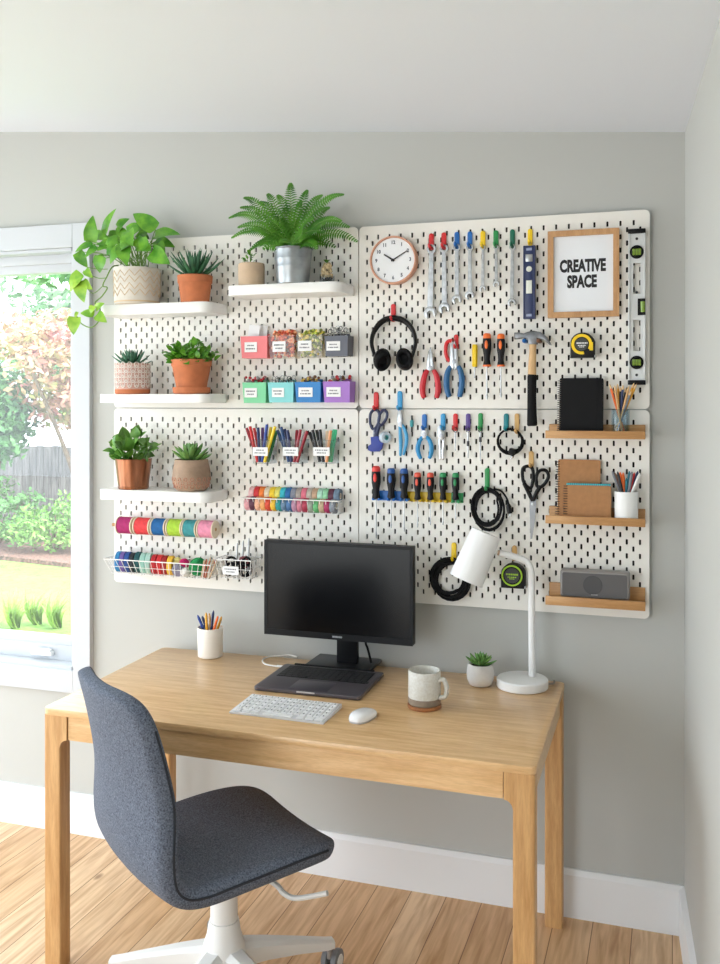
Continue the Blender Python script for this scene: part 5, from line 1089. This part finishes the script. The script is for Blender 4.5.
# -- speaker
d = .052; Yf = YB - .066; a, c = at(560, 571.5, Yf), at(629.5, 571.5, Yf); w = c.x - a.x; h = at(594, 571.5, Yf).z - (zC_ + .0095)
t = thing('speaker', 'grey rectangular wireless speaker on the lowest oak ledge', 'speaker', ((a.x + c.x) / 2, Yf, zC_ + .0095))
b = MB(); b.box((0, d / 2, h / 2), (w, d, h), .008, seg=3); b.build('body', mat('speaker_grey', (150, 146, 144), .4, .3), t)
b = MB(); b.prism(rrect(-w / 2 + .007, .007, w / 2 - .007, h - .007, .006), -.0015, .004, 'xz'); g = b.build('grille', mat('grille_grey', (98, 96, 96), .7, bump=.6, bs=900), t)
b = MB(); b.lathe([(0, .0016), (h * .34, .0016), (h * .33, .0026), (0, .0030)], 36, Matrix.Translation((-.005, 0, h * .5)) @ ROTX90); b.build('driver_disc', mat('grille_dark', (76, 75, 77), .7), g)
b = MB(); b.box((0, -.0018, .013), (.02, .0008, .0025)); b.build('logo', STEEL, g, smooth=0)
b = MB(); b.box((-w * .36, d / 2, -.0048), (w * .1, d * .6, .0095), .001); b.build('foot', RUBBER, t); b = MB(); b.box((w * .36, d / 2, -.0048), (w * .1, d * .6, .0095), .001); b.build('foot', RUBBER, t)
# -- scissors
def scissors(label, L, lc, loops, blades, pivot, hm, bm, r=1.7):
    t = thing('scissors', label, 'scissors', L, 'scissors on the pegboard'); s = sc(L)
    for pts, tail in loops:
        b = MB(); b.tube(spline([lc(*p) for p in pts], 5, closed=True), r * s, 8, closed=True); b.tube(spline([lc(*p) for p in tail], 5), [r * s * 1.25] * (5 * (len(tail) - 1)) + [r * s * .9], 8); b.build('handle', hm, t)
    for k, pts in enumerate(blades):
        b = MB(); b.prism([(lc(*p).x, lc(*p).z) for p in pts], -.0022 + .003 * k, .0006 + .003 * k, 'xz'); b.build('blade', mat('blade_steel', (150, 152, 156), .38, .75), t, smooth=0)
    b = MB(); b.lathe([(0, .002), (1.7 * s, .002), (1.5 * s, .005), (0, .0053)], 14, Matrix.Translation(lc(*pivot)) @ ROTX90); b.build('pivot_screw', STEEL, t)
    return t
hook(531.3, 451, 468, 'wooden', 'wooden hook holding the big black scissors', 4.8)
L = P(531, 475, .02); lc = lambda u, v: P(u, v, .02) - L
scissors('large black-handled scissors hanging points down on a wooden hook', L, lc, [([(522.5, 470), (526, 466.5), (531, 467), (533.2, 472), (532.8, 481), (531, 487.5), (527.5, 487), (523.3, 481)], [(524, 483), (527.5, 490), (530.5, 496.5), (533, 501)]), ([(537.5, 473), (541.5, 470), (546.3, 471), (548.5, 476), (546, 482), (541, 487), (537, 486), (536.2, 479)], [(540.5, 486), (537.5, 491), (535, 496), (533, 501)])],
         [[(529.5, 495), (534.5, 495), (536.2, 503), (535, 520), (532.2, 538.5), (530.6, 539), (530, 520)], [(530, 497), (536.6, 497), (535.8, 510), (533.4, 528), (531.5, 538), (530, 515)]], (532.8, 504), BLACK, STEEL)
hook(376.3, 392, 411, 'red', 'red hook holding the navy scissors', 4.9)
L = P(377, 420, .018); lc = lambda u, v: P(u, v, .018) - L
NAVY = mat('navy_handle', (42, 50, 84), .45)
t = scissors('navy-handled scissors in a blue sheath hanging on a red hook', L, lc, [([(370.5, 414), (374, 410), (378, 411), (379.5, 417), (377, 426), (373, 429), (370.2, 423)], [(375, 428), (375.5, 433), (375, 438)]), ([(380.5, 413), (384, 410), (387, 413), (386, 419), (381.5, 425), (378.5, 423), (379, 418)], [(380, 424), (377.5, 431), (376, 438)])],
              [[(373, 430), (378, 430), (378, 444), (373, 444)], [(374, 431), (379, 431), (378, 444), (374, 444)]], (375.8, 433), NAVY, STEEL, 1.5)
b = MB(); b.prism([(lc(*p).x, lc(*p).z) for p in [(371.2, 437), (379, 436), (380, 441), (383.5, 443), (382, 449), (379.5, 451.5), (371.5, 451.5), (368.4, 450), (368.6, 446), (371.5, 444)]], -.007, .004, 'xz', bev=.001); b.build('sheath', mat('sheath_blue', (40, 60, 150), .45), t)
c_ = P(385, 437.5, .02); tape_roll('tape_roll', c_, 5.6 * sc(c_), .018, mat('clear_tape', (206, 218, 230), .3), 'small roll of pale clear tape hanging beside the navy scissors', 'tape roll', None, .5, tilt=-.7, core=mat('tape_core_teal', (110, 190, 190), .5))
# -- blue spring tool, pick, small pliers
hook(400, 391, 411, 'lightblue', 'pale blue hook holding the curved pincers', 4.9)
plier('slim pincers with one long curved pale blue handle', 'pincers', P(401, 420, .014), [[(398, 410.5), (402, 410), (402.8, 420), (402.5, 428), (398.5, 426), (397.2, 420)]], (400.5, 424), [[(401.5, 424), (404.6, 429), (406.6, 437), (405.8, 446), (403.4, 455)], [(399.8, 425), (400.4, 436), (400.8, 446), (400.3, 456)]], mat('grip_sky', (72, 160, 208), .4), r=1.5)
L = P(411.8, 424, .006); s = sc(L); t = thing('small_pick', 'tiny teal-collared pick on the board beside the curved pincers', 'pick', L); zz = lambda v: P(411.8, v, .006).z - L.z
b = MB(); b.tube([(0, 0, zz(415.5)), (0, 0, zz(432))], .9 * s, 8); b.build('shaft', DARK, t); b = MB(); b.tube([(0, 0, zz(420)), (0, 0, zz(421)), (0, 0, zz(426)), (0, 0, zz(427))], [1.2 * s, 1.9 * s, 1.9 * s, 1.2 * s], 10); b.build('collar', mat('collar_teal', (72, 164, 172), .5), t)
hook(424.6, 414, 431, 'blue', 'blue hook holding the small blue pliers', 4.9)
plier('small pliers with bright blue spread handles on a blue hook', 'small_pliers', P(424.6, 434, .014), [[(422, 428), (427, 428), (428.2, 433), (426.5, 438.5), (422.6, 438.5), (420.8, 433)]], (424.5, 434.5), [[(423.3, 436), (419.8, 441), (417.8, 448), (418.8, 454), (421, 459)], [(426, 436), (429.8, 441), (431.6, 448), (431, 454), (429.2, 458.5)]], mat('grip_bright_blue', (38, 140, 196), .4), r=1.9)
hook(443.3, 413.5, 430.5, 'lightblue', 'pale blue hook holding the bare steel pliers', 4.8)
plier('bare steel slip-joint pliers hanging on a pale blue hook', 'steel_pliers', P(441.5, 434, .014), [[(437, 429), (440, 424.5), (442, 430), (445.5, 432), (444.8, 438), (441, 441), (437.8, 437.5)]], (441.4, 435.5), [[(439.6, 438), (440, 444), (440.4, 452), (440.2, 460)], [(443, 438), (443.6, 444), (442.9, 452), (443.2, 460)]], CHROME, r=1.2)
def hung_bit(u, v0, v1, vs, c, hl, dl, mid=None):
    hook(u, v0, v1, c, hl, 4.5); L = P(u - .2, v1 - 1, .016); s = sc(L); t = thing('hanging_bit', dl, 'driver bit', L, 'thin driver bits under the small hooks'); zz = lambda v: P(u, v, .016).z - L.z
    b = MB(); b.tube([V((2.2 * s * math.cos(q), 0, 2.2 * s * math.sin(q))) for q in [2 * PI * j / 14 for j in range(14)]], .0014, 6, closed=True); b.build('ring', DARK, t)
    b = MB(); b.tube([(0, 0, -2.2 * s), (0, 0, zz(vs))], [.85 * s, .5 * s], 8); b.build('shank', STEEL, t)
    if mid: b = MB(); b.tube([(0, 0, zz(mid)), (0, 0, zz(mid + 5))], 1.35 * s, 8); b.build('collar', DARK, t)
hung_bit(455.6, 413.5, 431, 451, 'red', 'short red hook between the steel pliers and purple hook', 'thin steel bit hanging from the short red hook', None)
hung_bit(468.3, 413.5, 431, 458, 'purple', 'purple hook between the red and green ones', 'thin steel bit hanging from the purple hook', 441)
hung_bit(480.6, 413, 431, 461, 'green', 'green hook next to the purple one, above the screwdriver rack', 'thin steel bit hanging from the green hook, with dark collars', 437)
# -- screwdriver rack
a, c = P(371.5, 497, .03), P(461.5, 497, .03); z1, z0 = P(416, 492.5, .03).z, P(416, 502, .03).z; w = c.x - a.x; L = V(((a.x + c.x) / 2, YB - .0004, (z0 + z1) / 2))
t = thing('screwdriver_rack', 'blue and yellow plastic rack holding seven screwdrivers', 'tool rack', L)
DU = [376.2, 391.2, 404.2, 417.6, 430.4, 443, 455.6]
def rackpart(u0, u1, m):
    x0, x1 = P(u0, 497, .03).x - L.x, P(u1, 497, .03).x - L.x; hz_ = z1 - z0; b = MB(); b.box(((x0 + x1) / 2, -.003, 0), (x1 - x0, .006, hz_), .0008); b.box(((x0 + x1) / 2, -.0055, -hz_ * .46), (x1 - x0, .011, hz_ * .1), .0008)
    for u in DU:
        if u0 < u < u1:
            x = P(u, 497, .03).x - L.x
            for e in (-1, 1): b.box((x + e * .0105, -.0205, -hz_ * .34), (.005, .035, hz_ * .24), .001)
            b.box((x, -.0095, -hz_ * .34), (.018, .006, hz_ * .24), .001)
    b.build('rack_section', m, t)
rackpart(371.5, 404.8, mat('rack_blue', (40, 116, 200), .4)); rackpart(404.9, 449.5, mat('rack_yellow', (226, 190, 34), .4)); rackpart(449.6, 461.5, mat('rack_green', (54, 160, 96), .4))
GR = mat('cap_green', (26, 138, 78), .4); RD = mat('cap_red', (216, 56, 48), .4); BL = mat('cap_blue', (32, 86, 160), .4); OR_ = mat('cap_red_orange', (224, 82, 58), .4)
for k, (v0, vh, v1, m, lab, r) in enumerate([(465.8, 499, 538.5, RD, 'big red-capped screwdriver at the blue end of the rack', 4.7), (468, 498.5, 528, BL, 'blue-capped screwdriver next to the big red one', 4.5), (468.3, 498.5, 531.5, BL, 'blue-capped screwdriver beside the yellow rack section', 4.5), (472.3, 500, 527.5, OR_, 'orange-red-capped screwdriver nearest the blue ones', 3.8), (472.5, 500, 525, OR_, 'orange-red-capped screwdriver nearest the green ones', 3.8), (472.5, 500, 525, GR, 'green-capped screwdriver beside the orange-red ones', 3.8), (472.7, 500, 519.5, GR, 'green-capped screwdriver at the far end of the rack', 3.8)]):
    driver(DU[k], v0, vh, v1, m, BODY, lab, r, 1.2, m, grp='screwdrivers in the rack', neck=False, d=.0235, shaft=.55)
# -- cables
def coil(name, label, u, v, ru, rv, loops, tail=None, r=1.0, d=.018, plug=None, tie=None, dist=1.0):
    L = P(u, v, d); s = sc(L); t = thing(name, label, 'cable', L, 'coiled cables on the pegboard'); lc = lambda a, b_, dd=d: P(a, b_, dd) - L
    pts = []; n = 22; ph = R.uniform(0, 6)
    for k in range(loops * n + 1):
        q = 2 * PI * k / n; f = k / n; w1 = 1 + .04 * math.sin(q * .37 + ph) - .10 * dist * ((f * .618) % 1); du = .9 * math.sin(f * 2.1 + ph) * dist; dv = .8 * math.cos(f * 1.7 + ph) * dist
        pts.append(lc(u + du + ru * w1 * math.cos(q + PI / 2), v + dv - rv * w1 * math.sin(q + PI / 2), d + .012 * ((f * .37) % 1) - .004))
    b = MB(); b.tube(pts, r * s, 7); b.build('cord', RUBBER, t)
    if tail: b = MB(); b.tube(spline([lc(*p) for p in tail], 6), r * s, 7); b.build('cord_end', RUBBER, t)
    if plug:
        (a0, b0), (a1, b1), pr_ = plug; b = MB(); b.tube([lc(a0, b0, d + .008), lc(a0, b0, d + .008).lerp(lc(a1, b1, d + .008), .25), lc(a1, b1, d + .008)], [pr_ * .6 * s, pr_ * s, pr_ * s], 8); pg = b.build('plug', BLACK, t)
        b = MB(); e = (lc(a1, b1, d + .008) - lc(a0, b0, d + .008)).normalized(); b.tube([lc(a1, b1, d + .008), lc(a1, b1, d + .008) + e * 3 * s], pr_ * .6 * s, 6); b.build('connector', CHROME, pg)
    if tie: b = MB(); b.box(lc(*tie, d + .004), (7 * s, .03, 6 * s), .004, rot=Matrix.Rotation(.3, 3, 'Y')); b.build('cable_tie', BLACK, t)
hook(506.3, 413.5, 431.5, 'teal', 'teal hook of the small cable loop below the hammer', 4.9)
hook(517, 413.5, 434, 'wooden', 'wooden hook of the small cable loop, beside the teal one', 4.5)
coil('coiled_cable', 'small loop of black cable on the teal and wooden hooks', 510.3, 441.5, 13, 12.6, 3, r=.95, tie=(512.6, 451.5), plug=((514, 450), (512, 456), 2))
hook(487.3, 468, 491, 'green', 'green hook holding the oval bundle of black cable', 4.6)
coil('coiled_cable', 'oval bundle of black cable with a plug on a green hook', 487.8, 508.5, 15.4, 20.5, 6, tail=[(494, 489), (501, 491), (506.5, 498), (509, 506)], r=1.05, dist=2.0, plug=((508.3, 504), (509.8, 513.5), 2.5))
hook(454, 542.5, 561, 'yellow', 'yellow hook holding the round cable bundle by the lamp', 4.9)
coil('coiled_cable', 'round thick bundle of black cable behind the lamp shade', 451, 579, 19, 20, 9, r=1.15, dist=2.2)
# ================================================================== ON THE DESK
# -- monitor
EX = ex.copy(); EYV = V((-EX.y, EX.x, 0))
pb = atz(345, 663.5, DZ); Ym = -.165
tl, tr, bl, br = at(264.8, 541, Ym), at(414, 546, Ym), at(263.5, 634.5, Ym), at(411.5, 646, Ym)
w = ((tr.x - tl.x) + (br.x - bl.x)) / 2; zt = (tl.z + tr.z) / 2; zb = (bl.z + br.z) / 2; mx = (tl.x + tr.x + bl.x + br.x) / 4; h = zt - zb
t = thing('monitor', 'black desktop monitor on a square stand, switched off', 'monitor', (mx, -.115, DZ + .0006))
SCR = mat('screen_glass', (8, 9, 12), .2, spec=.2); BEZ = mat('bezel_black', (16, 17, 20), .45, spec=.25)
z0 = zb - DZ; yf = Ym + .115
b = MB(); b.box((0, yf + .019, z0 + h / 2), (w, .034, h), .003); b.box((0, yf + .045, z0 + h / 2), (w * .7, .03, h * .7), .008); b.build('housing', BEZ, t)
bz = .0105; o_ = rrect(-w / 2, z0, w / 2, z0 + h, .003, 2); i_ = [(-w / 2 + bz, z0 + bz * 1.9), (w / 2 - bz, z0 + bz * 1.9), (w / 2 - bz, z0 + h - bz), (-w / 2 + bz, z0 + h - bz)]
b = MB(); oo = [(-w / 2, z0), (w / 2, z0), (w / 2, z0 + h), (-w / 2, z0 + h)]; b.ring(oo, i_, yf, yf + .004); b.build('bezel', BEZ, t, smooth=0)
b = MB(); b.box((0, yf + .003, z0 + h / 2 + bz * .45), (w - 2 * bz + .001, .003, h - bz * 2.9 + .001)); b.build('screen', SCR, t, smooth=0)
b = MB()
for k in range(8): b.box((-.012 + k * .0042, yf - .0004, z0 + bz * .95), (.0030 if k % 3 else .0036, .0006, .0055))
b.build('logo', mat('logo_silver', (170, 172, 176), .4), t, smooth=0)
b = MB(); b.box((.012, .028, .012 + (z0 + .12) / 2), (.072, .022, z0 + .12), .003); b.build('stand_neck', BEZ, t)
bx0 = atz(345, 664, DZ); b = MB(); bc = V((bx0.x - mx, bx0.y + .115 - .02, .006)); b.box(bc, (.225, .155, .012), .004); b.build('stand_base', mat('stand_black', (24, 26, 30), .3), t)
b = MB(); b.tube(spline([(.058, .05, z0 + .08), (.068, .045, z0 - .02), (.076, .045, .06), (.092, .035, .016)], 6), .004, 8); b.build('cable', RUBBER, t)
# -- laptop
q = [atz(u, v, DZ + .012) for u, v in ((255, 687), (361, 697.5), (383.5, 672.5), (284, 663.5))]
c = sum(q, V()) / 4; exl = ((q[1] - q[0]) + (q[2] - q[3])).normalized(); w = ((q[1] - q[0]).length + (q[2] - q[3]).length) / 2; dpt = ((q[3] - q[0]).length + (q[2] - q[1]).length) / 2
t = thing('laptop', 'dark grey slim laptop deck with black keys below the monitor', 'laptop', (c.x, c.y, DZ + .0008), rotz=math.atan2(exl.y, exl.x))
ALD = mat('laptop_grey', (92, 87, 93), .38, .35)
b = MB(); b.prism(rrect(-w / 2, -dpt / 2, w / 2, dpt / 2, .012, 5), .001, .0125, 'xy', bev=.002); dk = b.build('deck', ALD, t)
b = MB(); b.box((0, -dpt * .27, .0127), (w * .36, dpt * .36, .0008), .0003); b.build('trackpad', mat('trackpad_grey', (76, 72, 80), .3, .2), dk)
b = MB(); b.box((0, dpt * .2, .0125), (w * .86, dpt * .45, .0008), .0003); b.build('key_well', BLACK, dk)
b = MB()
for r_ in range(6):
    n = 14 if r_ < 5 else 9; kw = w * .85 / n; kh = dpt * .44 / 6
    for k in range(n):
        ww = kw * (1 if r_ < 5 else (3.6 if k == 4 else .72)); 
        x = -w * .425 + kw * (k + .5) if r_ < 5 else (-w * .425 + (kw * .72 * (k + .5) if k < 4 else (kw * (4 * .72 + 1.8) if k == 4 else kw * (4 * .72 + 3.6 + .72 * (k - 4.5)))))
        b.box((x, dpt * .2 + dpt * .22 - kh * (r_ + .5), .0136), (ww * .86, kh * .84, .0016), .0004, seg=1)
b.build('keys', mat('key_black', (30, 30, 34), .5), dk, smooth=0)
b = MB(); b.box((0, -dpt / 2 - .0002, .0095), (w * .17, .002, .0045), .0005); b.build('opening_notch', mat('notch_silver', (206, 204, 206), .4), dk)
b = MB(); b.cyl((-w * .4, dpt / 2 - .003, .011), (w * .4, dpt / 2 - .003, .011), .006, n=10); b.build('hinge', BLACK, t)
b = MB()
for sx in (-1, 1):
    for sy in (-1, 1): b.lathe([(0, 0), (.006, 0), (.006, .0015), (0, .0015)], 10, Matrix.Translation((sx * w * .43, sy * dpt * .4, -.0004)))
b.build('foot_pads', RUBBER, t)
p = [atz(u, v, DZ + .004) for u, v in ((286, 667), (276, 666), (265.5, 664), (262.5, 660), (268, 656.8), (280, 655.5), (290, 655), (297, 656.5))]
L = p[3].copy(); b = MB(); b.tube(spline([x - L for x in p], 6), .0026, 8); L.z = DZ + .0034; cbl = thing('charging_cable', 'white cable looping from the laptop across the desk top', 'cable', L); b.build('cord', PLASTIC_W, cbl)
b = MB(); b.tube([p[1] - L + V((.004, 0, 0)), p[0] - L + V((.004, 0, .001))], .004, 8); b.build('connector', PLASTIC_W, cbl)
# -- keyboard
q = [atz(u, v, DZ + .010) for u, v in ((230, 710), (325.5, 721.5), (340, 704.5), (251, 694.5))]
c = sum(q, V()) / 4; exl = ((q[1] - q[0]) + (q[2] - q[3])).normalized(); w = ((q[1] - q[0]).length + (q[2] - q[3]).length) / 2; dpt = ((q[3] - q[0]).length + (q[2] - q[1]).length) / 2
t = thing('keyboard', 'slim white wireless keyboard on the desk in front of the laptop', 'keyboard', (c.x, c.y, DZ + .0006), rotz=math.atan2(exl.y, exl.x))
b = MB(); b.prism([(-dpt / 2, 0), (dpt / 2, 0), (dpt / 2, .012), (-dpt / 2, .005)], -w / 2, w / 2, 'yz', bev=.001); kb = b.build('base', mat('keyboard_alu', (226, 226, 230), .4, .1), t)
b = MB(); slope = math.atan2(.007, dpt)
for r_ in range(6):
    n = 14 if r_ < 5 else 10; kw = w * .965 / n; kh = dpt * .93 / 6
    for k in range(n):
        if r_ == 5:
            if k in (4, 5, 6): continue
            ww = kw * (1 if k != 3 else 3.9); x = -w * .4825 + kw * (k + .5) + (kw * 1.5 if k == 3 else 0)
        else: ww = kw; x = -w * .4825 + kw * (k + .5)
        y = dpt * .465 - kh * (r_ + .5); z = .005 + .007 * (y + dpt / 2) / dpt + .0016
        b.box((x, y, z), (ww * .80, kh * .78, .0032), .0006, rot=Matrix.Rotation(slope, 3, 'X'), seg=1)
b.build('keys', mat('key_white', (244, 244, 246), .45), t, smooth=0)
b = MB()
for r_ in range(5):
    for k in range(14):
        kw = w * .965 / 14; kh = dpt * .93 / 6; x = -w * .4825 + kw * (k + .5); y = dpt * .465 - kh * (r_ + .5); z = .005 + .007 * (y + dpt / 2) / dpt + .00335
        b.box((x, y, z), (kw * .16, kh * .3, .0003), rot=Matrix.Rotation(slope, 3, 'X'))
b.build('legends', mat('legend_grey', (110, 112, 118), .7), t, smooth=0)
# -- mouse
p = atz(363, 718.5, DZ); t = thing('computer_mouse', 'smooth white wireless mouse to the side of the white keyboard', 'mouse', (p.x, p.y, DZ + .0004), rotz=math.radians(-10))
b = MB(); vs = []; fs = []; nu, nv = 14, 24
for i in range(nu + 1):
    f = i / nu; 
    for j in range(nv):
        a = 2 * PI * j / nv; rr = math.cos(f * PI / 2) ** .55 if i < nu else 0.0
        x = .0305 * rr * math.copysign(abs(math.cos(a)) ** .75, math.cos(a)); y = .053 * rr * math.copysign(abs(math.sin(a)) ** .8, math.sin(a)); z = .005 + .019 * math.sin(f * PI / 2) ** .9 * (1 - .25 * (y / .053))
        vs.append((x, y, z))
for i in range(nu):
    for j in range(nv): fs.append((i * nv + j, i * nv + (j + 1) % nv, (i + 1) * nv + (j + 1) % nv, (i + 1) * nv + j))
b.raw(vs, fs); b.build('shell', mat('mouse_white', (246, 246, 248), .18, coat=.4), t, smooth=80)
b = MB(); b.prism([(.029 * math.copysign(abs(math.cos(a)) ** .75, math.cos(a)), .052 * math.copysign(abs(math.sin(a)) ** .8, math.sin(a))) for a in [2 * PI * j / 24 for j in range(24)]], 0, .0055, 'xy'); b.build('base', mat('mouse_base', (190, 192, 196), .4, .4), t)
# -- mug and coaster
p = atz(424.5, 707, DZ); s = sc(p); o = thing('coaster', 'round wooden coaster under the speckled mug', 'coaster', (p.x, p.y, DZ + .0004))
b = MB(); b.lathe([(0, 0), (16.4 * s, 0), (17 * s, .002), (17 * s, .009), (16.4 * s, .0105), (0, .0105)], 40); b.build('disc', wood('coaster_wood', (172, 112, 66), (140, 86, 46), (2, 14, 14), .5), o)
t = thing('mug', 'pale speckled stoneware mug standing on the wooden coaster', 'mug', (p.x, p.y, DZ + .0112)); r = 16.2 * s; h = 33.5 * s
MUG = mat('mug_glaze', (216, 215, 209), .4, c2=(204, 200, 190), vs=160)
b = MB(); b.lathe([(0, 0), (r * .92, 0), (r * .98, .003), (r, h * .2), (r, h * .985), (r * .985, h), (r * .93, h), (r * .91, h * .985), (r * .90, h * .08), (0, h * .07)], 48); b.build('body', MUG, t)
b = MB(); b.lathe([(r * .9, -.0002), (r * .935, -.0002), (r * .997, .0032), (r * 1.008, h * .2), (r * .99, h * .21)], 48); b.build('unglazed_foot', mat('mug_clay', (150, 134, 118), .85, var=.1, vs=80), t)
ha = math.radians(-6); hd = V((math.cos(ha), math.sin(ha), 0))
b = MB(); b.tube(spline([hd * r * .96 + V((0, 0, h * .74)), hd * r * 1.25 + V((0, 0, h * .77)), hd * r * 1.45 + V((0, 0, h * .55)), hd * r * 1.36 + V((0, 0, h * .3)), hd * r * .96 + V((0, 0, h * .22))], 8), .0068, 10, flat=((0, 1, 0), 1.3)); b.build('handle', MUG, t)
# -- desk lamp
p = atz(522.3, 687, DZ); s = sc(p); t = thing('desk_lamp', 'white desk lamp with a tilted cylinder shade on the desk', 'lamp', (p.x, p.y, DZ + .0006))
LW_ = mat('lamp_white', (238, 238, 238), .35); r = 25.6 * s
b = MB(); b.lathe([(0, 0), (r * .97, 0), (r, .003), (r, .024), (r * .96, .028), (r * .3, .030), (0, .030)], 56); b.build('base', LW_, t)
Yp = p.y + r * .30; L = V((p.x, p.y, DZ + .0006))
Lp = lambda u, v, dy=0: at(u, v, Yp + dy) - L
foot = Lp(532, 680); foot.z = .026
J = Lp(499.5, 553, -.02)
b = MB(); b.tube([foot, Lp(531.5, 578)] + spline([Lp(531.5, 577), Lp(530.3, 568), Lp(525.5, 561), Lp(515, 557, -.008), Lp(506, 554.5, -.015), J], 6), .0095 * 1.12, 12); b.build('pole', LW_, t)
b = MB(); b.tube([J.lerp(Lp(506, 554.5, -.015), .7), J + (J - Lp(506, 554.5, -.015)) * .3], .0085, 10); b.build('joint', mat('lamp_brass', (206, 176, 150), .35, .6), t)
A = Lp(486.3, 532.5, -.045); B_ = Lp(466.2, 580.5, -.075); d = (B_ - A); hl = d.length; q_ = V((0, 0, 1)).rotation_difference(d.normalized()).to_matrix().to_4x4(); M = Matrix.Translation(A) @ q_; rs_ = 15.4 * s
b = MB(); b.lathe([(0, 0), (rs_ * .86, 0), (rs_ * .97, .003), (rs_, .010), (rs_ * 1.14, hl), (rs_ * 1.115, hl), (rs_ * .97, .012), (0, .008)], 48, M); b.build('lamp_shade', LW_, t)
b = MB(); b.lathe([(0, .012), (.014, .012), (.014, .05), (0, .05)], 16, M); b.build('socket', PLASTIC_W, t); b = MB(); b.ball((A + d.normalized() * .075), .026, 14); b.build('bulb', mat('bulb_white', (240, 238, 230), .3), t)
b = MB(); b.tube(spline([Lp(541, 679, .02) * 1, V((r * .9, .03, .008)), V((r * 1.12, .05, .004)), V((r * 1.1, .085, .003))][1:], 6), .003, 7); b.build('cord', mat('cord_grey', (150, 140, 130), .6), t)
